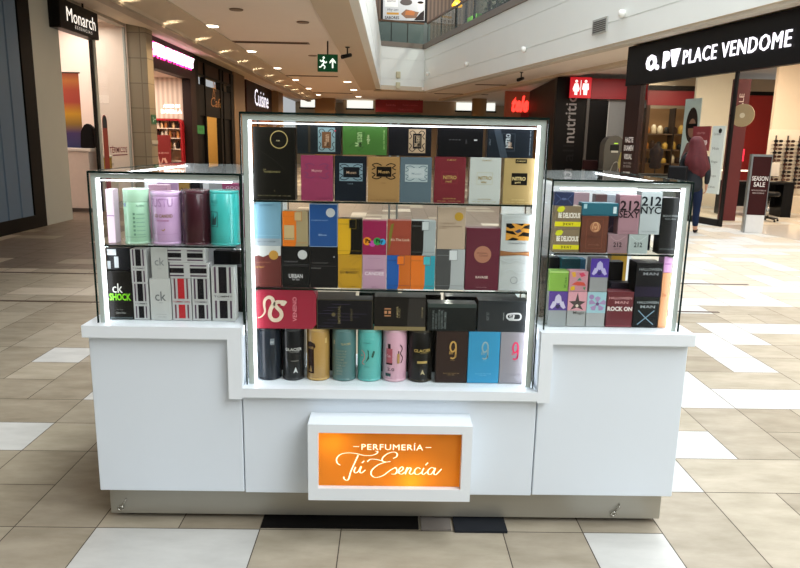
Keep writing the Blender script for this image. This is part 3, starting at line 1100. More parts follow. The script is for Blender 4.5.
pbox('tall white marbled box with a tiger stripe panel and brown band', 0.489, 0.128, S2, 0.295, '#c9cfcd',
     [('r', 0.15, 0.85, 0.67, 0.89, '#c58a2e', 'tiger_panel'),
      ('p', [(0.15, 0.89), (0.3, 0.89), (0.42, 0.84), (0.28, 0.82), (0.15, 0.85)], '#17140f', 'tiger_stripe'), ('p', [(0.4, 0.89), (0.7, 0.89), (0.62, 0.86)], '#17140f', 'tiger_stripe'),
      ('p', [(0.85, 0.88), (0.85, 0.82), (0.66, 0.83), (0.56, 0.80), (0.7, 0.86)], '#17140f', 'tiger_stripe'), ('p', [(0.15, 0.80), (0.36, 0.79), (0.48, 0.74), (0.3, 0.755), (0.15, 0.77)], '#17140f', 'tiger_stripe'),
      ('p', [(0.85, 0.77), (0.66, 0.78), (0.5, 0.72), (0.64, 0.73), (0.85, 0.72)], '#17140f', 'tiger_stripe'), ('p', [(0.2, 0.67), (0.36, 0.71), (0.55, 0.69), (0.46, 0.67)], '#17140f', 'tiger_stripe'),
      ('p', [(0.4, 0.79), (0.55, 0.82), (0.62, 0.79), (0.5, 0.765)], '#2b3550', 'eye'),
      ('t', 'Untamed Soul', 0.5, 0.635, 0.02, '#55585a', 0, 0.5), ('p', [(0, 0.535), (0.4, 0.515), (1, 0.53), (1, 0.46), (0.6, 0.48), (0, 0.465)], '#8a5a33', 'brown_band'), ('p', [(0, 0.515), (0.4, 0.5), (1, 0.51), (1, 0.49), (0.5, 0.49)], '#b8834d', 'brown_band'),
      ('s', [[(0.05, 0.42), (0.3, 0.38), (0.5, 0.41), (0.9, 0.36)], [(0.1, 0.25), (0.35, 0.29), (0.6, 0.24), (0.95, 0.28)], [(0.1, 0.93), (0.5, 0.95), (0.9, 0.92)], [(0.55, 0.1), (0.75, 0.14), (0.95, 0.09)]], 0.004, '#b7bfbe', 'marbling'),
      ('ring', 0.46, 0.145, 0.11, 0.095, '#6b7072', 'emblem')], G2)
# upper row of the middle shelf
pbox('pale shimmering blue box at left end of the middle shelf', -0.467, 0.111, S2 + 0.1602, 0.166, '#7fb0c6',
     [('r', 0, 1, 0, 0.17, '#8f9ca3', 'foot_band'), ('t', 'LEGEND', 0.5, 0.93, 0.035, '#4a7385', 0, 0.45), ('t', 'EAU DE PARFUM', 0.5, 0.1, 0.025, '#5b6a72', 0, 0.6),
      ('r', 0.08, 0.92, 0.24, 0.245, '#9cc4d4', 'rule')], G2)
pbox('orange and sand two-tone box in upper row of the middle shelf', -0.358, 0.096, S2 + 0.1602, 0.134, '#b9a77c',
     two_tone('#e0761c', '#b9a77c', 0.54, '#c0a878', '#c46a1c') + [('r', 0.06, 0.46, 0.18, 0.6, '#c2a878', 'window_panel'), ('t', 'MANDARIN SKY', 0.27, 0.22, 0.03, '#5b4a25', 0, 0.42)], G2)
pbox('plain blue box with a silver seal, on the plain black box', -0.251, 0.107, S2 + 0.1602, 0.163, '#17569f',
     [('d', 0.75, 0.80, 0.16, '#bfc3c4'), ('t', 'CLUB DE NUIT', 0.36, 0.62, 0.025, '#8fb0d8', 0, 0.6), ('t', 'Blue', 0.47, 0.28, 0.04, '#9dbbdf', 0, 0.28), ('frame', 0, 1, 0, 1, 0.002, '#8fa9c8')], G2)
pbox('yellow and black two-tone box on the yellow leaf box', -0.150, 0.092, S2 + 0.1322, 0.137, '#14120f',
     two_tone('#d8a81c', '#14120f', 0.53, '#14120f', '#8a741c'), G2)
pbox('magenta box with a row of coloured circles', -0.057, 0.092, S2 + 0.1322, 0.131, '#a60c52',
     [('d', 0.20, 0.40, 0.17, '#e8921f', 'bubble'), ('d', 0.42, 0.33, 0.13, '#c24aa4', 'bubble'), ('d', 0.62, 0.40, 0.16, '#2f9a4a', 'bubble'), ('d', 0.84, 0.39, 0.13, '#2f9fd0', 'bubble'),
      ('t', 'Pa', 0.24, 0.41, 0.11, '#3a1408', 0, 0.22, 0.03), ('t', 'Pay', 0.72, 0.40, 0.12, '#14301a', 0, 0.3, 0.03)], G2)
pbox('rust red box with an olive green leaf', 0.037, 0.092, S2 + 0.1322, 0.134, '#b04a33',
     [('p', [(0.06, 0.08), (0.14, 0.3), (0.28, 0.92), (0.16, 0.88), (0.08, 0.6)], '#757026', 'leaf'), ('t', "It's The Look", 0.55, 0.45, 0.07, '#e0c8b0', 0, 0.78, 0.005), ('t', 'ODYSSEY', 0.55, 0.54, 0.025, '#7b2f22', 0, 0.6)], G2)
pbox('white and black two-tone box on the orange turquoise box', 0.130, 0.093, S2 + 0.1322, 0.134, '#b9c5c6', two_tone('#23201d', '#b9c5c6', 0.5, '#c6d0d0', '#6c7374'), G2)
pbox('beige box with a gold seal on the middle shelf', 0.235, 0.107, S2 + 0.1592, 0.161, '#cdb69d',
     [('d', 0.76, 0.78, 0.155, '#b8922f'), ('t', 'CLUB DE NUIT', 0.38, 0.615, 0.035, '#8b7660', 0, 0.56), ('t', 'WOMAN EAU DE PARFUM', 0.48, 0.545, 0.025, '#8b7660', 0, 0.8), ('t', 'INTENSE', 0.2, 0.5, 0.022, '#8b7660', 0, 0.26)], G2)

# ---------------- central case, canisters on the base
CAN_H = 0.2125


def canister(label, cx, r, z0, h, colour, cmds=(), group=None, lidcol=None, front=FRONT, lid_h=0.012):
    t = thing('perfume_canister', label, 'perfume canister', (cx, front, z0), 0, group)
    bm = bmesh.new()
    lathe(bm, [(r * 0.97, 0), (r, 0.003), (r, h - lid_h), (r * 0.985, h - lid_h + 0.001)], 40, 0, r)
    obj('can_body', bm, M(colour, rough=0.3, coat=0.4, vary=0.04), t)
    bm = bmesh.new()
    lathe(bm, [(r * 1.0, h - lid_h + 0.0015), (r * 1.005, h - lid_h + 0.003), (r * 1.005, h - 0.003), (r * 0.975, h - 0.0004)], 40, 0, r)
    obj('lid', bm, M(lidcol or colour, rough=0.25, coat=0.4, vary=0.04), t)
    bm = bmesh.new()
    lathe(bm, [(r * 1.012, 0.0), (r * 1.012, 0.006), (r * 1.0, 0.0085)], 40, 0, r)
    obj('base_rim', bm, M(lidcol or colour, rough=0.25, coat=0.3, vary=0.04), t)
    art(t, 2 * r, h, cmds, wrap=r)
    return t


canister('blue black canister at far left of the bottom row', -0.473, 0.0465, S4, CAN_H, '#1d232b', [('r', 0.62, 0.80, 0.68, 0.8, '#6f7880', 'label_panel'), ('t', 'SPORT', 0.7, 0.73, 0.03, '#dfe3e6', 0, 0.14)], G4)
canister('black canister with silver mountain mark, second from left in bottom row', -0.377, 0.0435, S4, CAN_H, '#17181a',
         [('t', 'GLACIER', 0.58, 0.60, 0.05, '#c9c9c4', 0, 0.78, 0.01), ('t', 'POUR HOMME', 0.62, 0.55, 0.02, '#8c8c88', 0, 0.45), ('r', 0.45, 0.8, 0.375, 0.382, '#9a9a96', 'rule'),
          ('p', [(0.55, 0.14), (0.66, 0.26), (0.76, 0.14), (0.66, 0.17)], '#c6c8c8', 'mountain')], G4, '#3a3b3d')
canister('gold canister with a dark arched panel', -0.278, 0.0455, S4, CAN_H, '#b08a4b',
         [('p', [(0.05, 0.14), (0.36, 0.14), (0.36, 0.62), (0.44, 0.66), (0.40, 0.72), (0.2, 0.755), (0.02, 0.74)], '#2a1712', 'arch_panel'), ('t', 'GLACIER', 0.18, 0.635, 0.04, '#c9a25c', 0, 0.34), ('p', [(0.12, 0.17), (0.2, 0.3), (0.28, 0.17)], '#9b7a45', 'mountain'), ('r', 0.86, 0.96, 0.72, 0.82, '#d8b878', 'label_panel')], G4, '#c4a060')
canister('teal grey canister with fine print', -0.174, 0.0475, S4, CAN_H, '#4f7473',
         [('t', 'GLACIER', 0.6, 0.72, 0.035, '#b5a878', 0, 0.42, 0.01), ('t', 'EAU DE PARFUM\nNATURAL SPRAY\nVAPORISATEUR\nPOUR FEMME\nALCOHOL DENAT\nPARFUM AQUA\nLINALOOL\nLIMONENE\nGERANIOL', 0.42, 0.36, 0.42, '#86917f', 0, 0.5), ('r', 0.02, 0.1, 0.7, 0.78, '#a9b0a0', 'label_panel')], G4, '#5d8180')
canister('turquoise canister with pink and green floral drawing, in bottom row of central case', -0.072, 0.048, S4, CAN_H, '#58b3ac',
         [('t', 'Viva', 0.5, 0.83, 0.05, '#6ec5c0', 0, 0.4), ('t', 'EAU DE PARFUM', 0.4, 0.745, 0.018, '#1f4f4c', 0, 0.3),
          ('s', [[(0.16, 0.6), (0.28, 0.55), (0.3, 0.45), (0.2, 0.36), (0.3, 0.33)], [(0.12, 0.5), (0.22, 0.5)]], 0.003, '#d08a7e', 'flower_lines'),
          ('p', [(0.34, 0.36), (0.46, 0.5), (0.42, 0.62), (0.48, 0.6), (0.5, 0.45)], '#1e5a4a', 'leaf'), ('p', [(0.58, 0.48), (0.66, 0.6), (0.74, 0.58), (0.66, 0.46)], '#1c5548', 'leaf'), ('r', 0.3, 0.5, 0.28, 0.288, '#357a76', 'rule')], G4, '#6cc0ba')
canister('pink canister with a red bottle picture, in bottom row of central case', 0.029, 0.048, S4, CAN_H, '#d5a5b5',
         [('r', 0.12, 0.40, 0.36, 0.64, '#b85a68', 'bottle_picture'), ('r', 0.2, 0.32, 0.64, 0.73, '#2a1a1e', 'bottle_cap'), ('t', 'Cute', 0.24, 0.50, 0.05, '#e6b8c0', 0, 0.16), ('r', 0.12, 0.40, 0.33, 0.36, '#3a1f26', 'bottle_base'),
          ('s', [[(0.72, 0.72), (0.82, 0.64), (0.74, 0.55), (0.84, 0.46), (0.76, 0.36)], [(0.66, 0.6), (0.66, 0.42)]], 0.0035, '#2a1418', 'flourish'), ('t', '2.0', 0.34, 0.24, 0.05, '#4a2a36', 0, 0.3), ('r', 0.1, 0.34, 0.1, 0.16, '#2b4a4a', 'label_panel'), ('r', 0.6, 0.7, 0.36, 0.55, '#b08a50', 'gold_mark')], G4, '#dcb4c0')
canister('black canister with gold bar, right end of the canisters', 0.132, 0.048, S4, CAN_H, '#151412',
         [('t', 'GLACIER', 0.58, 0.61, 0.05, '#c7a95a', 0, 0.75, 0.01), ('t', 'GOLD', 0.62, 0.565, 0.02, '#8f7c48', 0, 0.3), ('r', 0.36, 0.78, 0.365, 0.41, '#b99f5a', 'gold_bar'), ('p', [(0.5, 0.14), (0.58, 0.25), (0.68, 0.14), (0.58, 0.17)], '#bfae84', 'mountain')], G4, '#3a362c')


def nine(colr):
    """the tall figure 9 mark"""
    return ('s', [[(0.62, 0.50), (0.62, 0.72), (0.57, 0.79), (0.50, 0.79), (0.45, 0.73), (0.45, 0.66), (0.50, 0.61), (0.57, 0.62), (0.61, 0.66)],
                  [(0.62, 0.55), (0.60, 0.50), (0.53, 0.475), (0.46, 0.49)]], 0.0062, colr, 'numeral')


for lab, cx, w, colr, c9, sub in (('dark brown box with a gold figure 9', 0.2545, 0.126, '#3a2b26', '#c9a055', '#9a7a48'), ('bright sky blue box with a grey figure 9', 0.3815, 0.126, '#35a9dd', '#8fb0b8', '#7cc4e4'),
                                  ('silver grey box with a pink figure 9', 0.502, 0.113, '#a3a0a8', '#e0285e', '#7d7a82')):
    pbox(lab + ' in the bottom row', cx, w, S4, CAN_H, colr,
         [nine(c9), ('t', 'am', 0.47, 0.585, 0.05, c9, 0, 0.12), ('t', 'AFNAN', 0.53, 0.44, 0.014, sub, 0, 0.14), ('t', 'EAU DE PARFUM', 0.5, 0.185, 0.018, sub, 0, 0.5), ('t', '100 ML', 0.5, 0.155, 0.016, sub, 0, 0.24)], G4)

# ---------------- boxes lying on the canisters
Z3 = S4 + CAN_H + 0.0005
t = pbox('red box with a pale coiled snake lying on the left canisters', -0.398, 0.236, Z3, 0.157, '#b3203f',
         [('t', 'VENENO', 0.645, 0.5, 0.06, '#e08a94', 90, 0.62, 0.01), ('t', 'ROJO', 0.845, 0.47, 0.025, '#8a1830', 90, 0.2), ('t', 'EAU DE PARFUM', 0.70, 0.5, 0.014, '#8a1830', 90, 0.4)], G3, depth=0.07, chamfer=0.017)
bm = bmesh.new()
pts = [(0.035, 0.26), (0.10, 0.30), (0.155, 0.42), (0.145, 0.58), (0.16, 0.71), (0.22, 0.78), (0.28, 0.74), (0.295, 0.62), (0.25, 0.48), (0.235, 0.33), (0.285, 0.22), (0.37, 0.22), (0.425, 0.32), (0.415, 0.43), (0.36, 0.52), (0.325, 0.60), (0.36, 0.665), (0.43, 0.665), (0.47, 0.655)]
ribbon(bm, [((a - 0.5) * 0.236, b * 0.16) for a, b in catmull(pts, 6)], lambda tt, a: 0.003 + 0.012 * min(1, tt * 3.0) * (1 - 0.35 * max(0, tt - 0.7)), -0.0012)
obj('snake_emblem', bm, M('#d9c7b0', rough=0.4), t)
obj('snake_head', poly_bm([((a - 0.5) * 0.236, b * 0.16) for a, b in ((0.42, 0.585), (0.47, 0.57), (0.525, 0.665), (0.50, 0.70), (0.44, 0.715), (0.405, 0.67))], -0.0016), M('#e2d2bc', rough=0.4), t)
pbox('black box with faint purple striping lying beside the snake box', -0.169, 0.219, Z3, 0.121, '#15141a',
     [('frame', 0.01, 0.99, 0.02, 0.98, 0.0008, '#7b7250')] + [('r', 0.03 + 0.08 * (k % 4), 0.30 + 0.15 * (k % 5), 0.1 + 0.105 * k, 0.115 + 0.105 * k, '#2d2444', 'streak') for k in range(8)] +
     [('t', 'IMPERIAL', 0.40, 0.5, 0.04, '#7d7248', 90, 0.6), ('t', 'EXTRAIT', 0.62, 0.5, 0.03, '#6b623e', 90, 0.4), ('d', 0.30, 0.5, 0.035, '#6b5f3a', 'emblem')], G3, depth=0.075)
pbox('black box with a copper square and gold base lying in bottom case', 0.046, 0.202, Z3, 0.134, '#1f1c1a',
     [('p', [(0.64, 0.10), (0.99, 0.10), (0.99, 0.97), (0.67, 0.97)], '#35322f', 'grey_panel'), ('r', 0, 1, 0, 0.115, '#85754f', 'gold_base'), ('r', 0.20, 0.325, 0.42, 0.66, '#c98f62', 'copper_square'), ('t', 'H', 0.262, 0.54, 0.12, '#3a2a1e', 90, None, 0.03),
      ('t', 'AMBER', 0.45, 0.55, 0.03, '#a39468', 90, 0.35), ('t', 'OUD', 0.49, 0.52, 0.03, '#8a7d58', 90, 0.28), ('t', 'PARFUM', 0.93, 0.55, 0.025, '#8a7d58', 90, 0.3)], G3, depth=0.075)
pbox('black box with grey fine print columns lying above the brown 9 box', 0.2495, 0.192, Z3 + 0.0002, 0.110, '#1d2222',
     [('r', 0.0, 1.0, 0.86, 1.0, '#34413f', 'edge_band'), ('t', 'EAU DE PARFUM NATURAL\nSPRAY VAPORISATEUR\nALCOHOL DENAT PARFUM', 0.18, 0.42, 0.14, '#6d7776', 90, 0.7), ('t', 'AQUA LINALOOL CITRAL\nGERANIOL COUMARIN', 0.33, 0.42, 0.1, '#7d8887', 90, 0.7)], G3, depth=0.07)
pbox('charcoal box with a white sideways figure 9 lying at right', 0.449, 0.197, Z3 + 0.0002, 0.125, '#33373a',
     [('s', [[(0.62, 0.4), (0.82, 0.40), (0.86, 0.48), (0.85, 0.56), (0.80, 0.6), (0.62, 0.58), (0.58, 0.5), (0.62, 0.42), (0.7, 0.42), (0.72, 0.56)]], 0.0065, '#d8dadb', 'numeral'),
      ('t', 'am', 0.66, 0.50, 0.05, '#d8dadb', 90), ('t', 'NIGHT OUT', 0.20, 0.5, 0.05, '#6d7276', 90, 0.26), ('t', 'AFNAN', 0.515, 0.5, 0.02, '#a9aeb0', 90, 0.24)], G3, depth=0.07)

for lab, cx, w, h, colr in (('dark plum box standing behind the two leftmost canisters', -0.43, 0.17, 0.33, '#1f1a20'), ('black box standing behind the gold and teal canisters', -0.23, 0.19, 0.32, '#151517'),
                            ('dark green box standing behind the turquoise canister', -0.04, 0.16, 0.335, '#15302e'), ('black brown box standing behind the rightmost black canister', 0.135, 0.16, 0.33, '#181412'),
                            ('dark grey box standing behind the three figure 9 boxes', 0.38, 0.3, 0.325, '#202326')):
    pbox(lab, cx, w, S4, h, colr, [], 'dark boxes behind the bottom row', front=2.70, depth=0.08)

# ---------------- left case, canisters on its shelf
SL = 1.1502
canister('mint green canister on the left case shelf', -0.970, 0.047, SL, 0.208, '#a3d0b0',
         [('t', 'ALIEN', 0.80, 0.70, 0.035, '#5f8a72', 0, 0.3), ('r', 0.1, 0.22, 0.68, 0.75, '#7d90b0', 'label_panel'), ('r', 0.0, 1.0, 0.13, 0.135, '#5d7a68', 'rule')] +
         [('r', 0.52, 0.6, 0.16 + 0.075 * k, 0.20 + 0.075 * k, '#6f9a82', 'print_block') for k in range(6)] + [('r', 0.64, 0.96, 0.17 + 0.075 * k, 0.18 + 0.075 * k, '#7faa90', 'print_line') for k in range(6)], GL, '#b2dabd', lid_h=0.05)
canister('lilac pink canister on left case shelf', -0.858, 0.057, SL, 0.199, '#cba4cf',
         [('t', 'SUSTU', 0.45, 0.80, 0.14, '#b58cbb', 0, 0.8), ('t', 'SO CANDID', 0.52, 0.55, 0.055, '#8a6a3c', 0, 0.62, 0.02), ('t', 'EAU DE PARFUM', 0.5, 0.46, 0.025, '#a03a6a', 0, 0.38), ('s', [[(0.46, 0.29), (0.52, 0.27), (0.56, 0.31)]], 0.003, '#a8813c', 'gold_mark'), ('r', 0, 1, 0.2, 0.205, '#b08ab5', 'rule')], GL, '#d4b0d8', lid_h=0.018)
canister('dark maroon canister on left case shelf', -0.745, 0.0525, SL, 0.208, '#3b1820',
         [('t', 'NOIR', 0.14, 0.45, 0.06, '#8a7258', 90, 0.3), ('d', 0.08, 0.75, 0.03, '#9a8a78', 'dot'), ('s', [[(0.03, 0.62), (0.08, 0.55), (0.04, 0.4)]], 0.003, '#8a7258', 'flourish')], GL, '#4d2730', lid_h=0.014)
canister('aqua turquoise canister on left case shelf beside the central case', -0.635, 0.055, SL, 0.208, '#3fbcb6',
         [('t', 'HALO', 0.22, 0.80, 0.055, '#1d7f7d', 0, 0.3), ('t', 'EAU DE TOILETTE', 0.2, 0.735, 0.02, '#1f6f6d', 0, 0.26), ('frame', 0.02, 0.36, 0.34, 0.62, 0.002, '#1d4a4a'), ('p', [(0.06, 0.37), (0.18, 0.6), (0.2, 0.48), (0.32, 0.55), (0.28, 0.38)], '#234848', 'drawing')] +
         [('r', 0.0, 0.95, 0.02 + 0.03 * k, 0.024 + 0.03 * k, '#35a39e', 'rib') for k in range(6)], GL, '#4cc6c0', lid_h=0.012)


def stripes(cx, center='#1a181c', side='#4a3048', gap=None):
    """three bold vertical stripes broken by a white name band"""
    out = []
    for z0, z1 in ((0.05, 0.38), (0.52, 1.0)):
        out.append(('r', cx - 0.17, cx + 0.17, z0, z1, center, 'stripe'))
        out.append(('r', cx - 0.36, cx - 0.28, z0, z1, side, 'stripe'))
        out.append(('r', cx + 0.28, cx + 0.36, z0, z1, side, 'stripe'))
    return out


SF = 0.8542
pbox('black box with bright green scrawled word at left case corner', -1.040, 0.109, SF, 0.190, '#15130f',
     [('t', 'ck', 0.46, 0.655, 0.17, '#d5d5d0', 0, 0.36), ('t', 'SHOCK', 0.54, 0.47, 0.13, '#7fd321', 0, 0.76, 0.03), ('t', 'for him', 0.5, 0.21, 0.022, '#6d6d68', 0, 0.22), ('t', 'Calvin Klein', 0.53, 0.14, 0.032, '#9a9a94', 0, 0.34), ('r', 0.05, 0.95, 0.015, 0.05, '#3b4546', 'foot_band')], GL)
pbox('small white striped box, bottom of a two-high stack in left case', -0.957, 0.060, SF, 0.143, '#d8dad8', stripes(0.5) + [('t', 'TOMMY', 0.5, 0.45, 0.035, '#55505a', 0, 0.8)], GL)
pbox('small white striped box, top of a two-high stack in left case', -0.958, 0.060, SF + 0.1432, 0.134, '#d8dad8', stripes(0.5) + [('t', 'TOMMY', 0.5, 0.45, 0.035, '#55505a', 0, 0.8)], GL)
pbox('plain white box with two grey letters, front of the left case', -0.881, 0.081, SF, 0.164, '#dcdedb', [('t', 'ck', 0.5, 0.58, 0.20, '#6d7072', 0, 0.52), ('t', 'one', 0.5, 0.42, 0.022, '#85888a'), ('t', 'eau de toilette', 0.5, 0.14, 0.022, '#9a9c9c', 0, 0.5), ('t', 'Calvin Klein', 0.55, 0.08, 0.022, '#85888a', 0, 0.4)], GL)
pbox('narrow white box with two grey letters standing on the wider one', -0.878, 0.064, SF + 0.1642, 0.121, '#d2d4d1', [('t', 'ck', 0.5, 0.55, 0.22, '#7d8082', 0, 0.58), ('t', 'one', 0.5, 0.33, 0.03, '#9a9c9c')], GL)
pbox('white box with one red stripe in left case', -0.800, 0.075, SF, 0.166, '#d8dad8', stripes(0.5, '#b51f28', '#6a3a48') + [('t', 'TOMMY GIRL', 0.5, 0.45, 0.035, '#b0303a', 0, 0.9)], GL)
pbox('white box with black stripes beside the red striped one', -0.725, 0.070, SF, 0.166, '#d8dad8', stripes(0.5) + [('t', 'TOMMY', 0.5, 0.45, 0.03, '#55505a', 0, 0.7)], GL)
pbox('tallest white black-striped box at right end of left case', -0.639, 0.090, SF, 0.214, '#dcdedb', stripes(0.5) + [('t', 'TOMMY', 0.5, 0.46, 0.03, '#55505a', 0, 0.8), ('t', 'EAU DE COLOGNE', 0.5, 0.41, 0.012, '#85808a', 0, 0.5)], GL)


def side_stripes():
    out = []
    for x0, x1 in ((0.0, 0.36), (0.52, 0.94)):
        out.append(('r', x0, x1, 0.34, 0.66, '#1a181c', 'stripe'))
        out.append(('r', x0, x1, 0.14, 0.22, '#4a3048', 'stripe'))
        out.append(('r', x0, x1, 0.78, 0.86, '#4a3048', 'stripe'))
    return out


pbox('white striped box lying on its side on the red and black striped boxes', -0.7655, 0.151, SF + 0.1664, 0.062, '#d8dad8', side_stripes(), GL)
pbox('white striped box lying on its side, topmost of the lying pair', -0.774, 0.142, SF + 0.2288, 0.056, '#d8dad8', side_stripes(), GL)
pbox('small black box with white stickers above the green scrawled black box', -1.043, 0.092, SF + 0.1904, 0.088, '#191b1e', [('r', 0.05, 0.42, 0.66, 0.92, '#c7ccd0', 'sticker'), ('r', 0.32, 0.5, 0.1, 0.6, '#bfc6ca', 'sticker'), ('r', 0.03, 0.16, 0.05, 0.4, '#aeb6ba', 'sticker')], GL, front=2.60)

# stock standing further back in the left case
for lab, x, w, h, colr, z, y, cm in (
        ('slim pale pink box added for a reflection in left glass of left case', -1.062, 0.03, 0.205, '#ecd0e2', SL, 2.60, [('r', 0.02, 0.98, 0.5, 0.52, '#8a6a90', 'rule')]),  # made-up box in place of stock mirrored in the side glass
        ('pale violet box behind the mint green canister', -0.955, 0.09, 0.21, '#c9a0cc', SL, 2.95, []),
        ('soft pink box behind the lilac canister', -0.925, 0.075, 0.215, '#dcaac4', SL, 2.74, []),
        ('amber box with dark side behind the lilac canister', -0.845, 0.045, 0.225, '#b08a3a', SL, 2.82, [('t', 'RB', 0.5, 0.85, 0.06, '#4a3410'), ('r', 0, 1, 0.0, 0.6, '#8a6a2c', 'band')]),
        ('black box with white bands behind the maroon canister', -0.800, 0.04, 0.225, '#17171a', SL, 2.82, [('r', 0, 1, 0.74, 0.86, '#d8dadc', 'band')]),
        ('white box behind the maroon canister', -0.72, 0.09, 0.222, '#d5d8dc', SL, 2.90, []),
        ('hot pink patterned box behind the turquoise canister', -0.635, 0.10, 0.222, '#cf5a8e', SL, 2.80, [('t', 'GOOD', 0.5, 0.92, 0.05, '#f0c8d8', 0, 0.7, 0.02), ('s', [[(0.1, 0.85), (0.3, 0.8), (0.5, 0.86), (0.9, 0.8)]], 0.004, '#7a2a4e')]),
        ('black box at back right of left case base', -0.60, 0.075, 0.25, '#16161a', SF, 2.72, [('r', 0.2, 0.7, 0.75, 0.8, '#55585c', 'band')]),
        ('dark blue grey box at back of left case base', -0.69, 0.08, 0.24, '#23272e', SF, 2.80, []),
        ('magenta box low at back right of left case', -0.60, 0.06, 0.15, '#c0508a', SF, 2.95, []),
        ('grey black box behind the plain white boxes in left case', -0.93, 0.09, 0.26, '#2b2c30', SF, 2.75, [])):
    pbox(lab, x, w, z, h, colr, cm, 'spare perfumes at the back of the left case', front=y, depth=0.05)

# ---------------- right case
SR = 1.1482
dk = lambda: [('p', [(0.05, 0.80), (0.12, 0.95), (0.28, 0.99), (0.37, 0.9), (0.3, 0.76), (0.14, 0.72)], '#c4c81c', 'apple_mark'), ('t', 'BE DELICIOUS', 0.54, 0.60, 0.2, '#efe9dc', 0, 0.84, 0.03),
              ('r', 0, 1, 0.13, 0.33, '#d9cf14', 'yellow_band'), ('t', 'D K N Y', 0.52, 0.23, 0.1, '#2b2814', 0, 0.4, 0.02)]
pbox('tan box with yellow band and apple mark, lower of two', 0.677, 0.100, SR, 0.088, '#8d7a5c', dk(), GR)
pbox('tan box with yellow band and apple mark, upper of two', 0.678, 0.099, SR + 0.0882, 0.090, '#8d7a5c', dk(), GR)
pbox('small navy box on top of the two tan yellow-banded boxes', 0.658, 0.076, SR + 0.1784, 0.052, '#1f2d54', [('s', [[(0.08, 0.85), (0.35, 0.5), (0.5, 0.42), (0.68, 0.5), (0.94, 0.88)], [(0.35, 0.5), (0.12, 0.15)], [(0.68, 0.5), (0.9, 0.15)]], 0.0014, '#56668f', 'fold_lines'), ('t', 'AQUA', 0.5, 0.5, 0.12, '#8ea0c8', 0, 0.2)], GR)
pbox('copper brown box with a gold medallion in right case', 0.783, 0.104, SR, 0.142, '#6f3722',
     [('frame', 0.2, 0.8, 0.12, 0.92, 0.001, '#8a4d33'), ('d', 0.52, 0.70, 0.17, '#a06848', 'medallion'), ('ring', 0.52, 0.70, 0.19, 0.17, '#c08a62', 'ring'), ('s', [[(0.42, 0.64), (0.44, 0.78), (0.52, 0.82), (0.60, 0.78), (0.62, 0.64), (0.56, 0.6), (0.48, 0.6)], [(0.49, 0.73), (0.52, 0.66), (0.55, 0.73)]], 0.003, '#d8a87c', 'face_relief'),
      ('t', 'VERSACE', 0.5, 0.44, 0.055, '#4b2315', 0, 0.5, 0.01), ('t', 'EROS FLAME', 0.5, 0.22, 0.03, '#8a5a44', 0, 0.4)], GR)
pbox('teal box lying on the copper brown box', 0.798, 0.140, SR + 0.1424, 0.049, '#1d6d80', [('r', 0.86, 0.95, 0.2, 0.72, '#cfe0e4', 'sticker'), ('r', 0.05, 0.14, 0.55, 0.9, '#9fc4cc', 'sticker'), ('r', 0.0, 1.0, 0.08, 0.11, '#164f5d', 'rule')], GR)
pbox('small dusty pink box with a number in right case', 0.8755, 0.077, SR, 0.074, '#a5838a', [('t', '212', 0.5, 0.45, 0.22, '#3b2c30', 0, 0.42, 0.02), ('t', 'SEXY', 0.5, 0.22, 0.06, '#6a5056', 0, 0.3), ('s', [[(0.1, 0.9), (0.45, 0.65), (0.9, 0.92)]], 0.001, '#c0a0a6', 'fold_lines')], GR)
pbox('small pale green white box with a number in right case', 0.955, 0.076, SR, 0.074, '#bccbc8', [('t', '212', 0.5, 0.46, 0.22, '#3b4444', 0, 0.42, 0.02), ('s', [[(0.1, 0.9), (0.5, 0.65), (0.9, 0.92)]], 0.001, '#d5dedc', 'fold_lines')], GR)
pbox('tall dusty rose box with big black number and word', 0.911, 0.080, SR + 0.0744, 0.149, '#b58994', [('t', '212', 0.5, 0.73, 0.22, '#2b2024', 0, 0.94, 0.02), ('t', 'SEXY', 0.5, 0.51, 0.16, '#2b2024', 0, 0.98, 0.015), ('t', 'CAROLINA HERRERA', 0.5, 0.08, 0.025, '#7d5a64', 0, 0.75)], GR)
pbox('tall white box with big black number and letters', 0.992, 0.080, SR + 0.0744, 0.163, '#c6d2d4', [('t', '212', 0.5, 0.78, 0.19, '#20262a', 0, 0.94, 0.02), ('t', 'NYC', 0.5, 0.57, 0.15, '#20262a', 0, 0.96, 0.015), ('t', 'CAROLINA HERRERA', 0.5, 0.07, 0.022, '#7f8a8c', 0, 0.75)], GR)
pbox('tall black box with silver lettering at right end of right case', 1.0665, 0.066, SR, 0.216, '#141514', [('t', 'SEDUCTION', 0.55, 0.68, 0.03, '#8a9292', 0, 0.9), ('t', 'FOR MEN', 0.55, 0.625, 0.022, '#7a8282', 0, 0.6), ('t', 'ANTONIO BANDERAS', 0.5, 0.09, 0.018, '#6b7474', 0, 0.85)], GR)
pbox('dark violet box behind the small dusty pink box', 0.872, 0.05, SR, 0.14, '#3f3a4a', [('s', [[(0.2, 0.5), (0.6, 0.7), (0.8, 0.55)]], 0.003, '#6a5a70')], GR, front=2.66)
pbox('near black blue box behind the small pale green white box', 1.005, 0.06, SR, 0.07, '#1f2430', [], GR, front=2.66)

SB = 0.8542


def orchid(c1, c2):
    """orchid-like flower: three upper petals, two lower, dark throat"""
    return [('p', [(0.30, 0.70), (0.36, 0.86), (0.5, 0.93), (0.64, 0.86), (0.70, 0.70), (0.5, 0.66)], c1, 'petal'), ('p', [(0.08, 0.54), (0.22, 0.72), (0.42, 0.70), (0.40, 0.60), (0.2, 0.5)], c1, 'petal'),
            ('p', [(0.92, 0.54), (0.78, 0.72), (0.58, 0.70), (0.60, 0.60), (0.8, 0.5)], c1, 'petal'), ('p', [(0.36, 0.62), (0.64, 0.62), (0.6, 0.54), (0.5, 0.5), (0.4, 0.54)], c2, 'throat')]


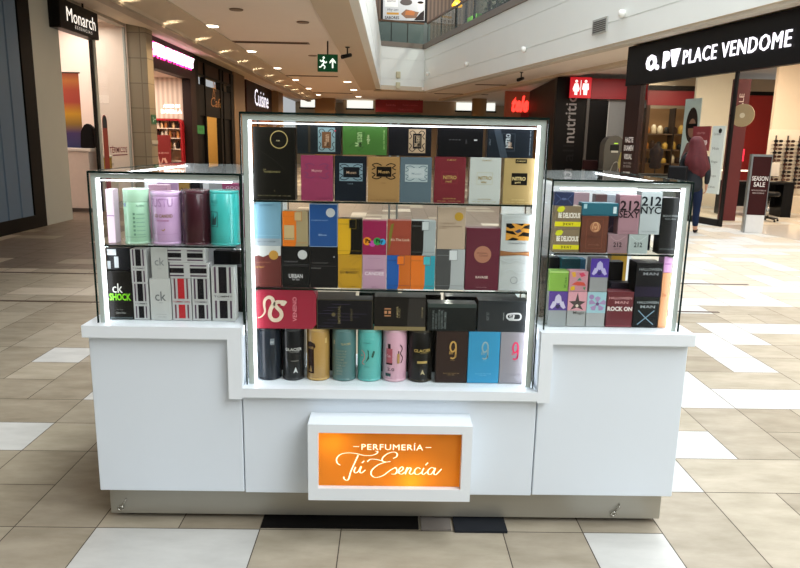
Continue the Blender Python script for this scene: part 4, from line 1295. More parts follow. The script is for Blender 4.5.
pbox('purple and silver box with a white orchid, bottom left of right case', 0.662, 0.073, SB, 0.140, '#a9aeae', [('r', 0, 1, 0.46, 1, '#54398a', 'purple_top')] + orchid('#c9c2d8', '#2b1f4a'), GR)
pbox('pink and silver box with a dark star orchid', 0.737, 0.074, SB, 0.140, '#b4b6b4', [('r', 0, 1, 0.46, 1, '#d49aa4', 'pink_top'), ('p', [(0.5, 0.98), (0.6, 0.74), (0.94, 0.72), (0.68, 0.62), (0.84, 0.48), (0.5, 0.55), (0.16, 0.48), (0.32, 0.62), (0.06, 0.72), (0.4, 0.74)], '#4a3f3e', 'star_flower'), ('d', 0.5, 0.6, 0.08, '#d8c8b8', 'throat'), ('t', 'Magic', 0.62, 0.39, 0.09, '#55504e', 0, 0.6)], GR)
pbox('pale blue and silver box with a mauve blossom', 0.8125, 0.074, SB, 0.140, '#b6b9b7', [('r', 0, 1, 0.40, 1, '#9cc4cc', 'blue_top')] + [('p', [(0.55 + 0.2 * cos(a) * 0.35, 0.66 + 0.02 * sin(a)), (0.55 + 0.42 * cos(a - 0.4), 0.66 + 0.19 * sin(a - 0.4)), (0.55 + 0.48 * cos(a), 0.66 + 0.22 * sin(a)), (0.55 + 0.42 * cos(a + 0.4), 0.66 + 0.19 * sin(a + 0.4))], '#a58ab4', 'petal') for a in [0.3 + 2 * pi * k / 5 for k in range(5)]] + [('d', 0.55, 0.66, 0.09, '#6a4a7a', 'throat'), ('d', 0.22, 0.86, 0.13, '#9a7fae', 'petal')], GR)
pbox('wine red box with bold white slogan in right case', 0.906, 0.104, SB, 0.143, '#6f1a26', [('t', 'HALLOWEEN', 0.5, 0.82, 0.06, '#d8a8a8', 0, 0.86), ('t', 'MAN', 0.55, 0.70, 0.07, '#d8a8a8', 0, 0.5), ('t', 'ROCK ON', 0.5, 0.52, 0.11, '#e6ded8', 0, 0.94, 0.04), ('r', 0.0, 1, 0.03, 0.04, '#b85a60', 'rule')], GR)
pbox('black box with a blue X, lower of two', 1.010, 0.102, SB, 0.124, '#16191b', [('t', 'HALLOWEEN', 0.55, 0.82, 0.07, '#a9b2b4', 0, 0.82), ('t', 'MAN', 0.55, 0.68, 0.08, '#a9b2b4', 0, 0.56), ('s', [[(0.2, 0.10), (0.5, 0.32), (0.82, 0.56)], [(0.2, 0.56), (0.5, 0.32), (0.82, 0.10)]], 0.0035, '#7fa0b4', 'cross_mark')], GR)
pbox('black violet box without X standing on the blue X box', 1.010, 0.104, SB + 0.1244, 0.134, '#15151a', [('t', 'HALLOWEEN', 0.53, 0.81, 0.07, '#9aa0a4', 0, 0.84), ('t', 'MAN', 0.55, 0.68, 0.075, '#9aa0a4', 0, 0.56), ('r', 0, 1, 0.0, 0.3, '#241f30', 'violet_foot')], GR, depth=0.09)
pbox('lime green box in right case lower deck', 0.659, 0.076, SB + 0.1404, 0.080, '#8fc04a', [('t', 'Kiss', 0.85, 0.45, 0.12, '#3a6a1c', 90, 0.5), ('r', 0, 1, 0.92, 0.98, '#b5d67e', 'rule')], GR)
pbox('pink box with bright birds and flowers in right case', 0.736, 0.074, SB + 0.1404, 0.080, '#d99aa6', [('p', [(0.1, 0.95), (0.3, 0.98), (0.36, 0.75), (0.2, 0.7)], '#d8a02c', 'flower'), ('p', [(0.5, 0.9), (0.72, 0.95), (0.86, 0.8), (0.64, 0.72)], '#c83a5a', 'flower'), ('p', [(0.15, 0.35), (0.4, 0.5), (0.8, 0.46), (0.9, 0.3), (0.5, 0.3)], '#c84a3a', 'parrot'), ('p', [(0.1, 0.22), (0.3, 0.3), (0.35, 0.08), (0.12, 0.05)], '#d8b020', 'flower'), ('p', [(0.4, 0.55), (0.56, 0.7), (0.66, 0.56)], '#2f7a6a', 'leaf'), ('p', [(0.75, 0.2), (0.9, 0.25), (0.85, 0.08)], '#3a8a5a', 'leaf')], GR)
pbox('tall purple box with white orchid behind the floral boxes', 0.8145, 0.070, SB + 0.1404, 0.132, '#a4a6a8', [('r', 0, 1, 0.44, 1, '#4b2f9a', 'purple_top')] + orchid('#b9b4dc', '#2b1f6a'), GR)
pbox('slim tall orange box at right end of right case', 1.0785, 0.034, SB, 0.221, '#e0a06a', [('t', 'Oui', 0.4, 0.6, 0.05, '#a85a24', 0, 0.5)], GR)
pbox('small pink violet box on top of the slim orange box', 1.0785, 0.034, SB + 0.2214, 0.064, '#cf9acb', [('r', 0.1, 0.9, 0.5, 0.56, '#8a4a8a', 'band')], GR)
for lab, x, w, h, colr, z, y in (
        ('teal box at back of right case lower deck', 0.735, 0.08, 0.25, '#1f6f7c', SB, 2.70), ('sky blue box at back of right case lower deck', 0.79, 0.06, 0.235, '#3a8fc0', SB, 2.78),
        ('black box at back of right case lower deck', 0.905, 0.09, 0.24, '#141318', SB, 2.70), ('dark plum box behind the wine red box', 0.93, 0.09, 0.165, '#2a2330', SB, 2.64),
        ('yellow topped box deep in right case', 0.985, 0.07, 0.255, '#c99a24', SB, 2.86), ('black blue box at back left of right case', 0.66, 0.07, 0.25, '#1a1f28', SB, 2.72),
        ('mauve box at back of right case shelf', 0.80, 0.07, 0.21, '#b596a0', SR, 2.85), ('brown box at back of right case shelf', 0.885, 0.05, 0.205, '#6a4a4a', SR, 2.85),
        ('pale grey box at back of right case shelf', 0.95, 0.07, 0.20, '#b0b8c4', SR, 2.90), ('dark grey box at back of right case shelf', 0.735, 0.035, 0.195, '#3a3a48', SR, 2.83),
        ('lavender box at back right of right case shelf', 1.04, 0.06, 0.205, '#c9b4d8', SR, 2.85)):
    pbox(lab, x, w, z, h, colr, [], 'spare perfumes at the back of the right case', front=y, depth=0.05)

# ================================================================== LEFT SHOPS
# closed blue shop: folding shutter
sh = thing('folding_shutter', 'closed slate blue folding shutter of the nearest left shop', 'shutter', (-6.05, 0, 0))
SHUT = M('#5d7287', rough=0.5, vary=0.05, scale=2)
k = 0
yy = 1.04
while yy < 11.3:
    bm = bmesh.new()
    prism_pts = [(0.0, yy), (0.05, yy + 0.02), (0.05, yy + 0.36), (0.0, yy + 0.38), (-0.03, yy + 0.38), (-0.03, yy)]
    slab(bm, prism_pts, 0.22, 3.9)
    obj('shutter_panel', bm, SHUT, sh)
    yy += 0.39

# hanging sign of the first open shop
hs = thing('hanging_sign', 'black hanging sign box with white letters over first open left shop', 'sign', (-5.8, 12.62, 3.4))
obj('sign_box', box_bm(-0.22, 0.0, 0, 1.6, 0, 0.5, 0.01), M('#0f0e0d', rough=0.4), hs)
o = letters(hs, 'Monarch', emissive('#fff6ea', 1.0), w=1.2, h=0.24)
o.rotation_euler = (0, 0, pi / 2)
o.location = (0.006, 0.85, 0.27)
o = letters(hs, 'ESSENCIAS', emissive('#fff6ea', 0.45), w=0.72, h=0.055, spacing=1.4)
o.rotation_euler = (0, 0, pi / 2)
o.location = (0.006, 0.92, 0.09)
for yy in (0.5, 1.2):
    bm = bmesh.new()
    tube(bm, [(-0.11, yy, 0.5), (-0.11, yy, 0.70)], 0.02, 8)
    obj('hanger_rod', bm, M('#191817', rough=0.4), hs)
# shop window
win = thing('shop_window', 'tall glass shop window left of the sandstone pillar', 'window', (-6.02, 14.45, 0))
obj('pane', box_bm(-0.012, 0.0, 0.12, 1.88, 0.12, 3.95), SHOPGLASS, win)
bm = bmesh.new()
bx(bm, -0.05, 0.0, 0.0, 0.12, 0, 3.95)
bx(bm, -0.04, 0.005, 1.68, 1.74, 0, 3.95)
bx(bm, -0.04, 0.0, 0.12, 1.68, 0, 0.12)
obj('window_frame', bm, M('#a9aba6', rough=0.4), win)
obj('black_post', box_bm(-0.05, -0.01, -0.10, -0.01, 0, 3.95), M('#131211', rough=0.4), win)
o = letters(win, 'TÉRMICOS', M('#7a2230', rough=0.4), w=0.98, h=0.16, name='sticker_lettering', bold=0.02)
o.rotation_euler = (0, 0, pi / 2)
o.location = (0.004, 0.95, 1.28)
bm = quad_bm(-0.35, 0.5, -0.012, 0.012, 0)
o = obj('sticker_rule', bm, M('#7a2230', rough=0.4), win)
o.rotation_euler = (0, 0, pi / 2)
o.location = (0.004, 0.95, 1.15)
# thermometer-shaped banner
th = thing('thermometer_sticker', 'tall rust red thermometer-shaped sticker on glass of left shop window', 'sticker', (-6.016, 14.74, 0.1))
bm = bmesh.new()
pl = [(-0.12, 0.06), (0.12, 0.06), (0.12, 1.75)] + [(0.12 * cos(a), 1.75 + 0.14 * sin(a)) for a in [pi * i / 8 for i in range(1, 8)]] + [(-0.12, 1.75)]
prism(bm, pl, -0.003, 0.0)
o = obj('banner_strip', bm, M('#8a2f22', rough=0.5), th)
o.rotation_euler = (0, 0, pi / 2)
bm = bmesh.new()
prism(bm, [(-0.1, 1.62)] + [(0.1, 1.62), (0.1, 1.75)] + [(0.1 * cos(a), 1.75 + 0.12 * sin(a)) for a in [pi * i / 8 for i in range(1, 8)]] + [(-0.1, 1.75)], -0.006, -0.0031)
o = obj('banner_cap', bm, M('#2b3036', rough=0.5), th)
o.rotation_euler = (0, 0, pi / 2)
# bucket in the window on a plinth
ct = thing('display_plinth', 'white display plinth behind the left shop window', 'plinth', (-6.4, 15.4, 0))
obj('plinth_body', box_bm(-0.22, 0.22, -0.3, 0.3, 0, 0.78, 0.01), M('#d8cfc6', rough=0.5), ct)
bk = thing('yellow_tub', 'yellow labelled tub behind the left shop window', 'tub', (-6.35, 15.35, 0.7805))
bm = bmesh.new()
lathe(bm, [(0.15, 0), (0.17, 0.02), (0.18, 0.3), (0.18, 0.31)], 24)
obj('tub_body', bm, M('#c9a03a', rough=0.45), bk)
bm = bmesh.new()
lathe(bm, [(0.19, 0.312), (0.19, 0.345), (0.17, 0.36)], 24)
obj('tub_lid', bm, M('#d8d3c6', rough=0.4), bk)
o = letters(bk, 'CAFÉ', M('#2f4a2a', rough=0.4), w=0.2, h=0.09, name='lettering')
o.rotation_euler = (0, 0, pi / 2)
o.location = (0.184, 0, 0.16)
# counter and sunset banner
cn = thing('shop_counter', 'white shop counter with thick top inside the first open left shop', 'counter', (-6.9, 14.2, 0))
obj('counter_front', box_bm(-1.9, 0.72, 0.03, 0.6, 0.08, 1.24, 0.004), M('#d9cabf', rough=0.5), cn)
obj('counter_top', box_bm(-1.95, 0.77, 0, 0.66, 1.24, 1.30, 0.004), M('#e6ddd4', rough=0.4), cn)
obj('counter_base', box_bm(-1.85, 0.74, 0.06, 0.55, 0, 0.08), M('#5b5049', rough=0.6), cn)


def sunset_mat():
    m = bpy.data.materials.new('sunset_print')
    m.use_nodes = True
    nt = m.node_tree
    b = nt.nodes['Principled BSDF']
    b.inputs['Roughness'].default_value = 0.6
    tc = nt.nodes.new('ShaderNodeTexCoord')
    sp = nt.nodes.new('ShaderNodeSeparateXYZ')
    nt.links.new(tc.outputs['Generated'], sp.inputs[0])
    rp = nt.nodes.new('ShaderNodeValToRGB')
    cols = [(0.0, '#1b2a5a'), (0.2, '#3f2f62'), (0.32, '#8a6a2a'), (0.46, '#c9961f'), (0.62, '#a83f30'), (0.78, '#a8452c'), (0.9, '#b56a2a'), (1.0, '#8a3a22')]
    while len(rp.color_ramp.elements) < len(cols):
        rp.color_ramp.elements.new(0.5)
    for e, (p, c) in zip(rp.color_ramp.elements, cols):
        e.position = p
        e.color = lin(c)
    nt.links.new(sp.outputs['Z'], rp.inputs['Fac'])
    nt.links.new(rp.outputs['Color'], b.inputs['Base Color'])
    return m


bn = thing('hanging_banner', 'sunset coloured fabric banner hanging over the white shop counter', 'banner', (-6.64, 14.6, 1.302))
obj('banner_cloth', box_bm(-0.21, 0.21, 0, 0.008, 0.0, 1.5), sunset_mat(), bn)
bm = bmesh.new()
tube(bm, [(-0.24, 0.004, 1.51), (0.24, 0.004, 1.51)], 0.014, 8)
obj('banner_rod', bm, M('#3a2a20', rough=0.5), bn)
bm = bmesh.new()
prism(bm, [(-0.14, 1.302), (0.15, 1.302), (0.15, 1.72), (0.05, 1.8), (-0.02, 1.79), (-0.06, 1.74), (-0.12, 1.62)], -0.06, 0.06)
bmesh.ops.bevel(bm, geom=bm.edges[:], offset=0.02, segments=2, affect='EDGES')
tag(obj('black_bag', bm, M('#0e0d0e', rough=0.5), None, (-6.28, 14.48, 0)), 'black bag standing on right end of white shop counter', 'bag')
for k in range(5):
    bm = bmesh.new()
    lathe(bm, [(0.05, 0), (0.055, 0.01), (0.055, 0.16), (0.03, 0.18), (0.03, 0.24)], 12)
    o = obj('shampoo_bottle', bm, M(['#16141a', '#b51f3a', '#d8d3cc', '#16141a', '#4a3a2a'][k], rough=0.3), None, (-7.02 - 0.13 * (k % 2), 14.42, 1.3005 if k < 1 else 1.3005))
    o.location.x = -7.02 - 0.13 * k
    tag(o, ['black bottle nearest the sunset banner on shop counter', 'red bottle on shop counter left of sunset banner', 'white bottle on shop counter left of the red one', 'black bottle on shop counter left of the white one', 'brown bottle at left end of shop counter row'][k], 'bottle', 'bottles on the white shop counter')

# small plates on the sandstone pillar
px = -5.555
eg = thing('exit_plate', 'small green emergency exit plate on sandstone pillar', 'sign', (px, 16.42, 1.85))
o = obj('plate', box_bm(-0.16, 0.16, -0.01, 0, 0, 0.21), M('#1f5a3a', rough=0.4), eg)
o.rotation_euler = (0, 0, pi / 2)
bm = bmesh.new()
ribbon(bm, [(-0.06, 0.16), (-0.02, 0.11), (-0.07, 0.05)], 0.02, -0.0105)
ribbon(bm, [(0.02, 0.11), (0.12, 0.11)], 0.02, -0.0105)
o = obj('running_symbol', bm, M('#d5e6da', rough=0.5), eg)
o.rotation_euler = (0, 0, pi / 2)
pw = obj('notice_plate', box_bm(0, 0.012, -0.19, 0.2, 0, 0.09), M('#b8b0a0', rough=0.5), None, (px + 0.0015, 16.4, 1.39))
tag(pw, 'narrow pale notice plate on sandstone pillar below the exit plate', 'plate')

# pink lit shop
PF = M('#2a1c1a', rough=0.5)
bm = bmesh.new()
bx(bm, -6.2, -5.95, 17.2, 21.5, 3.25, 4.1)
bx(bm, -6.2, -5.95, 20.95, 21.5, 0, 3.25)
struct('wall_left_fascia', bm, PF)
pk = thing('illuminated_sign', 'pink glowing shop sign with white letters on dark fascia', 'sign', (-5.94, 17.7, 3.4))
o = letters(pk, 'STRAWBERRY', emissive('#fff0fb', 2.0), w=3.5, h=0.3, bold=0.015, th=0.03)
o.rotation_euler = (0, 0, pi / 2)
o.location = (0.05, 1.7, 0.3)
o = letters(pk, 'STRAWBERRY', emissive('#ff2f9a', 2.6), name='halo_backing', w=3.6, h=0.38, bold=0.06)
o.rotation_euler = (0, 0, pi / 2)
o.location = (0.02, 1.7, 0.29)
tag(obj('neon_strip', box_bm(-5.93, -5.9, 17.3, 21.2, 4.02, 4.04), emissive('#ff6aae', 1.6)), 'pink neon strip along top of the glowing shop fascia', 'light strip')
wl = thing('wall_sign', 'white lit lettering on striped wall above red shelf', 'sign', (-6.62, 21.195, 2.26))
letters(wl, 'ADIO DI', emissive('#fff7ee', 1.8), w=0.5, h=0.1, cz=0.22, bold=0.03, y=-0.006)
letters(wl, 'BARELLA', emissive('#fff7ee', 1.8), w=0.62, h=0.11, cz=0.06, bold=0.03, y=-0.006)
rs = thing('display_shelf', 'red rounded shelf unit with cosmetics against striped wall', 'shelf', (-6.62, 20.72, 0))
RED = M('#a3161f', rough=0.4)


def rounded_rect(w, h, r, z0=0.0, n=6):
    pts = []
    for cx, cz, a0 in ((w / 2 - r, z0 + r, -pi / 2), (w / 2 - r, z0 + h - r, 0), (-w / 2 + r, z0 + h - r, pi / 2), (-w / 2 + r, z0 + r, pi)):
        for i in range(n + 1):
            a = a0 + (pi / 2) * i / n
            pts.append((cx + r * cos(a), cz + r * sin(a)))
    return pts


bm = bmesh.new()
outer = rounded_rect(0.86, 2.1, 0.14)
inner = rounded_rect(0.74, 1.98, 0.08, 0.06)
rings = []
for y in (0, 0.42):
    rings.append(([bm.verts.new((x, y, z)) for x, z in outer], [bm.verts.new((x, y, z)) for x, z in inner]))
n = len(outer)
for i in range(n):
    j = (i + 1) % n
    (o0, i0), (o1, i1) = rings
    bm.faces.new((o0[i], o0[j], i0[j], i0[i]))
    bm.faces.new((o1[i], i1[i], i1[j], o1[j]))
    bm.faces.new((o0[i], o1[i], o1[j], o0[j]))
    bm.faces.new((i0[i], i0[j], i1[j], i1[i]))
bmesh.ops.recalc_face_normals(bm, faces=bm.faces[:])
obj('frame', bm, RED, rs)
obj('back_board', box_bm(-0.38, 0.38, 0.4, 0.42, 0.06, 2.04), M('#c9a88a', rough=0.6), rs)
for z in (0.5, 0.85, 1.2, 1.52, 1.8):
    obj('shelf', box_bm(-0.37, 0.37, 0.02, 0.4, z, z + 0.03), M('#e3cdb8', rough=0.5), rs)
poster_r = thing('poster_board', 'dark red poster standing in front of red shelf', 'poster', (-6.75, 20.6, 0))
obj('board', box_bm(-0.24, 0.24, 0, 0.02, 0.02, 1.62), M('#7d1c1c', rough=0.5), poster_r)
letters(poster_r, 'NUEVO', M('#d9a8a0', rough=0.5), w=0.34, h=0.05, cz=1.1, y=-0.001)
bm = bmesh.new()
ribbon(bm, [(-0.16, 1.0), (-0.08, 0.72), (0.0, 0.95)], 0.05, -0.001)
ribbon(bm, [(0.04, 0.95), (0.12, 0.75)], 0.06, -0.001)
obj('printed_motif', bm, M('#d8a898', rough=0.5), poster_r)
obj('stand_foot', box_bm(-0.2, 0.2, -0.06, 0.08, 0, 0.02), M('#3a1a18', rough=0.5), poster_r)
rng = random.Random(5)
cosm_cols = ['#d9b98a', '#2b211e', '#c98a4a', '#e6d8c8', '#b0703a', '#6a3a2a']
cosm_i = 0
for z in (1.23, 1.55, 1.83):
    for k in range(6):
        xx = -6.93 + 0.115 * k
        bm = bmesh.new()
        hh = 0.13 + 0.08 * rng.random()
        bx(bm, -0.032, 0.032, -0.03, 0.03, 0, hh)
        bx(bm, -0.016, 0.016, -0.016, 0.016, hh, hh + 0.04)
        o = obj('cosmetic_bottle', bm, M(rng.choice(cosm_cols), rough=0.4), None, (xx, 20.86, z + 0.0005))
        lvl = {1.23: 'lower', 1.55: 'middle', 1.83: 'upper'}[z]
        tag(o, 'small cosmetic bottle on the %s visible board of red shelf' % lvl, 'bottle', 'cosmetics on the %s board of the red shelf' % lvl)

# black and gold shop
BK = M('#0d0b0a', rough=0.55)
bs = thing('shopfront', 'black glazed shopfront with gold emblem, left side of the corridor', 'shopfront', (-6.0, 21.55, 0))
obj('fascia', box_bm(-0.2, 0.0, 0, 5.15, 3.9, 4.1), BK, bs)
for y0, y1 in ((0.0, 0.35), (1.1, 1.2), (3.1, 3.3), (3.55, 3.65), (4.7, 5.15)):
    obj('post', box_bm(-0.14, 0.03, y0, y1, 0, 3.9), BK, bs)
obj('transom', box_bm(-0.12, 0.02, 0.35, 4.7, 3.45, 3.52), BK, bs)
obj('sign_panel', box_bm(-0.1, 0.0, 0.35, 4.7, 2.25, 3.2), M('#0b0a0a', rough=0.5), bs)
obj('brown_panel', box_bm(-0.1, -0.02, 0.35, 4.7, 3.52, 3.9), M('#3a261a', rough=0.5), bs)
obj('side_pane', box_bm(-0.06, -0.05, 3.3, 4.7, 0.0, 2.25), M('#0c0a09', rough=0.5), bs)
obj('side_pane', box_bm(-0.06, -0.05, 0.35, 1.1, 0.0, 2.25), M('#0c0a09', rough=0.5), bs)
o = letters(bs, 'Café', M('#b47c40', rough=0.5), name='gold_lettering', w=1.5, h=0.32, shear=0.25)
o.rotation_euler = (0, 0, pi / 2)
o.location = (0.006, 2.6, 2.75)
bm = bmesh.new()
for st in ([(-0.2, 0), (-0.05, 0.25), (0.1, 0.1), (0.05, -0.1)], [(0.0, 0.3), (0.18, 0.42), (0.25, 0.2)], [(-0.1, 0.35), (0.0, 0.5), (0.1, 0.38)]):
    ribbon(bm, catmull(st, 5), 0.05, 0)
o = obj('gold_emblem', bm, M('#b47c40', rough=0.5), bs)
o.rotation_euler = (0, 0, pi / 2)
o.location = (0.006, 2.3, 2.9)
gs = obj('green_sticker', box_bm(0, 0.004, 0, 0.8, 0, 0.26), M('#2f8a4a', rough=0.5), None, (-5.965, 21.53, 1.68))
tag(gs, 'green notice sticker on black shopfront post', 'sticker')
o = letters(gs, 'ABIERTO', M('#174a26', rough=0.5), w=0.5, h=0.08)
o.rotation_euler = (0, 0, pi / 2)
o.location = (0.006, 0.4, 0.14)

# far dark sign on the orange shop
ob = thing('shop_sign', 'dark brown shop sign with white script beyond the black shopfront', 'sign', (-6.35, 30.4, 2.6))
obj('sign_panel', box_bm(-0.1, 0.1, 0, 6.3, 0, 1.5), M('#2b1510', rough=0.5), ob)
o = letters(ob, 'Cuisine', emissive('#f3f1ff', 1.3), w=3.5, h=0.75)
o.rotation_euler = (0, 0, pi / 2)
o.location = (0.11, 3.5, 0.85)
obj('lower_fascia', box_bm(-0.15, 0.05, -1.7, 6.4, -0.25, 0), M('#a85a2a', rough=0.5), ob)
tag(obj('white_panel', box_bm(-6.49, -6.45, 28.7, 30.2, 2.75, 3.25), M('#e0d2c0', rough=0.5)), 'cream panel on orange wall beyond the brown pillar', 'panel')

# ---- corridor ceiling fittings
WARM = (1.0, 0.72, 0.45)
DL = [(-4.13, 16.4), (-4.13, 20.8), (-4.13, 25.4), (-4.13, 30.1), (-4.13, 34.8), (-4.13, 39.4), (-1.92, 30.5), (-1.9, 35.1), (-1.9, 40.2), (-4.13, 11.8), (-4.13, 7.3), (-1.9, 25.8)]
bm = bmesh.new()
lathe(bm, [(0.2, -0.012), (0.2, 0.0), (0.05, 0.001)], 24)
dl0 = thing('downlight', 'round recessed downlight in the left corridor ceiling', 'ceiling light', (0, 0, 0), 0, 'downlights in the left corridor ceiling')
obj('ring', bm, M('#efe6da', rough=0.4), dl0)
bm = bmesh.new()
lathe(bm, [(0.16, -0.016), (0.16, -0.0125), (0.02, -0.0122)], 24)
obj('lens', bm, emissive('#fff3dc', 9.0), dl0)
DLAB = ['nearest visible round downlight of the left ceiling row', 'second visible downlight of the left ceiling row, right of first air slot', 'third downlight of the left ceiling row', 'fourth downlight of the left ceiling row',
        'fifth downlight of the left ceiling row', 'last small downlight of the left ceiling row', 'nearest downlight of the right ceiling row past the exit sign', 'middle downlight of the right ceiling row past the exit sign',
        'farthest downlight of the right ceiling row past the exit sign']
for k, (x, y) in enumerate(DL[:9]):
    if k == 0:
        d = dl0
        d.location = (x, y, 4.059)
        d['label'] = DLAB[0]
    else:
        d = dup(dl0, (x, y, 4.059), None, DLAB[k])
for k, (x, y) in enumerate(DL):
    spot_light('downlight_lamp', (x, y, 4.03), 480 if y > 15 else 30, WARM, 165, 0.15)
for k in range(12):
    spot_light('cornice_lamp', (-4.72, 13.0 + 2.37 * k, 3.62), 9, (1.0, 0.85, 0.62), 70, 0.03, (radians(180), 0, 0))

for k, (x0, x1, y, lab) in enumerate(((-4.2, -2.2, 18.9, 'nearest long dark air slot in left corridor ceiling'), (-4.2, -2.15, 28.2, 'second long dark air slot in left corridor ceiling'), (-4.2, -2.1, 37.7, 'farthest long dark air slot in left corridor ceiling'))):
    t = thing('air_slot', lab, 'vent', (0, y, 4.06), 0, 'air slots in the left corridor ceiling')
    obj('slot_frame', box_bm(x0, x1, -0.16, 0.16, -0.012, -0.001), M('#6b4f3c', rough=0.5), t)
    obj('slot_grille', box_bm(x0 + 0.05, x1 - 0.05, -0.07, 0.07, -0.02, -0.0125), M('#33231a', rough=0.6), t)
for x, y, lab in ((-3.1, 14.3, 'round speaker grille in ceiling before the first air slot'), (-1.95, 15.6, 'small pale ceiling disc beside the exit sign rod'), (-2.4, 21.5, 'small brown ceiling sensor beyond first air slot')):
    bm = bmesh.new()
    lathe(bm, [(0.13, -0.02), (0.14, 0.0), (0.05, 0.001)], 18)
    tag(obj('ceiling_disc', bm, M('#7b6552', rough=0.5), None, (x, y, 4.058)), lab, 'ceiling fitting', 'discs on the corridor ceiling')

# green exit sign
SIGN_Y = 18.4
ex = thing('exit_sign', 'green hanging exit sign with running man and arrow', 'sign', (-1.67, SIGN_Y, 3.3))
obj('sign_board', box_bm(-0.26, 0.26, -0.03, 0.03, 0, 0.43, 0.005), emissive('#0c3a20', 0.55), ex)
bm = bmesh.new()
tube(bm, [(0.0, 0, 0.43), (0.0, 0, 0.757)], 0.02, 8)
obj('rod', bm, M('#3a332d', rough=0.5), ex)
WS = emissive('#e0f0e4', 0.9)
bm = bmesh.new()
for st in ([(-0.12, 0.30), (-0.10, 0.22), (-0.13, 0.17)], [(-0.13, 0.17), (-0.07, 0.13), (-0.09, 0.07)], [(-0.13, 0.18), (-0.17, 0.12), (-0.22, 0.11)], [(-0.11, 0.28), (-0.16, 0.25), (-0.19, 0.29)], [(-0.11, 0.27), (-0.06, 0.22), (-0.02, 0.25)]):
    ribbon(bm, catmull(st, 4), 0.032, -0.0306)
b2 = disc_bm(0.03, -0.10, 0.345, -0.0306)
me = bpy.data.meshes.new('tmp')
b2.to_mesh(me)
bm.from_mesh(me)
b2.free()
bpy.data.meshes.remove(me)
obj('running_symbol', bm, WS, ex)
obj('arrow_symbol', poly_bm([(0.13, 0.34), (0.05, 0.25), (0.05, 0.20), (0.11, 0.25), (0.11, 0.09), (0.15, 0.09), (0.15, 0.25), (0.21, 0.20), (0.21, 0.25)], -0.0306), WS, ex)

# cameras hanging under the soffits
def cctv(label, x, y, z, rz):
    t = thing('security_camera', label, 'camera', (x, y, z), rz, 'security cameras under the balcony edge')
    bm = bmesh.new()
    lathe(bm, [(0.06, -0.02), (0.06, 0.0), (0.02, 0.0005)], 14)
    tube(bm, [(0, 0, -0.01), (0, 0, -0.2)], 0.02, 8)
    obj('mount', bm, M('#1d1a18', rough=0.5), t)
    bm = bmesh.new()
    tube(bm, [(-0.16, -0.08, -0.27), (0.1, 0.05, -0.19)], [0.055, 0.05], 10)
    obj('camera_body', bm, M('#16130f', rough=0.4), t)


cctv('black security camera under the left soffit beam', -1.2, 19.0, 3.999, 0.2)
cctv('black security camera under the right soffit', rfx(23.8, 0.4), 23.8, 3.939, 0.3)

# ---- far end of the corridor
dr = thing('directory_banner', 'long red directory board hanging at far end of corridor', 'sign', (0.45, 42.0, 3.3))
obj('board', box_bm(-1.42, 1.42, -0.05, 0.05, 0, 0.72), M('#8a121c', rough=0.5), dr)
for x, z in ((-0.5, 0.42), (0.65, 0.42), (0.4, 0.15)):
    letters(dr, 'Tiendas y servicios' if x > 0 else 'Salida', M('#c9636a', rough=0.5), w=0.9 if x > 0 else 0.6, h=0.12, cx=x, cz=z, y=-0.051)
for x, rodn in ((-1.2, 0), (1.2, 1)):
    bm = bmesh.new()
    tube(bm, [(x, 0, 0.72), (x, 0, 0.759)], 0.02, 6)
    obj('rod', bm, M('#3a2a22', rough=0.5), dr)
struct('trim_13', box_bm(-3.0, -0.95, 43.5, 44.2, 0, 4.06), M('#9a8468', rough=0.6))
struct('trim_14', box_bm(1.9, 4.1, 43.5, 44.2, 0, 4.06), M('#a08a70', rough=0.6))
bm = bmesh.new()
lathe(bm, [(0.42, 0), (0.42, 4.06)], 24, 5.0, 40.0)
struct('trim_15', bm, M('#a5855c', rough=0.6))
bm = bmesh.new()
bx(bm, -4.6, -3.4, 42.2, 43.0, 0, 4.06)
struct('trim_16', bm, M('#8a6a44', rough=0.6))
for n_, x0, x1 in ((1, -2.75, -1.15), (2, 4.0, 6.4), (3, -5.6, -4.7)):
    bm = bmesh.new()
    bx(bm, x0, x1, 43.3, 43.4, 3.55, 4.02)
    w_ = struct('window_%d' % n_, bm, emissive('#e8ede6', 0.95))
    obj('window_frame', box_bm(x0 - 0.08, x1 + 0.08, 43.25, 43.32, 3.45, 3.55), M('#2b2723', rough=0.5), w_)

# ---- parapet fittings
def para_pt(y, z, off=-0.02):
    return (rfx(y, off), y, z)


RZ = math.atan2(-1.0, 0.2217) + 0.0
vt = thing('air_vent', 'grey louvred air vent on right white balcony wall', 'vent', para_pt(18.0, 4.33), RZ)
obj('vent_frame', box_bm(-0.36, 0.36, -0.03, 0.0, 0, 0.36), M('#a9aaa4', rough=0.5), vt)
bm = bmesh.new()
for k in range(6):
    bx(bm, -0.31, 0.31, -0.036, -0.0305, 0.04 + 0.048 * k, 0.07 + 0.048 * k)
obj('louvre', bm, M('#4f4f4a', rough=0.5), vt)
bm = bmesh.new()
lathe(bm, [(0.02, -0.09), (0.07, -0.07), (0.09, 0.0), (0.07, 0.07), (0.02, 0.09)], 16)
sp0 = obj('wall_sensor', bm, M('#e6e6e0', rough=0.4))
tag(sp0, 'white ball sensor right of the air vent on balcony wall', 'sensor', 'ball sensors on the balcony wall')
sp0.location = Vector(para_pt(16.9, 4.62, -0.10))
for (y, z, lab) in ((22.5, 4.5, 'white ball sensor on the balcony wall left of the air vent'), (28.0, 4.62, 'white ball sensor on the far part of the balcony wall'), (33.6, 4.75, 'tiny ball sensor next to the balcony wall corner')):
    c = sp0.copy()
    COL.objects.link(c)
    c.location = Vector(para_pt(y, z, -0.10))
    c['label'] = lab
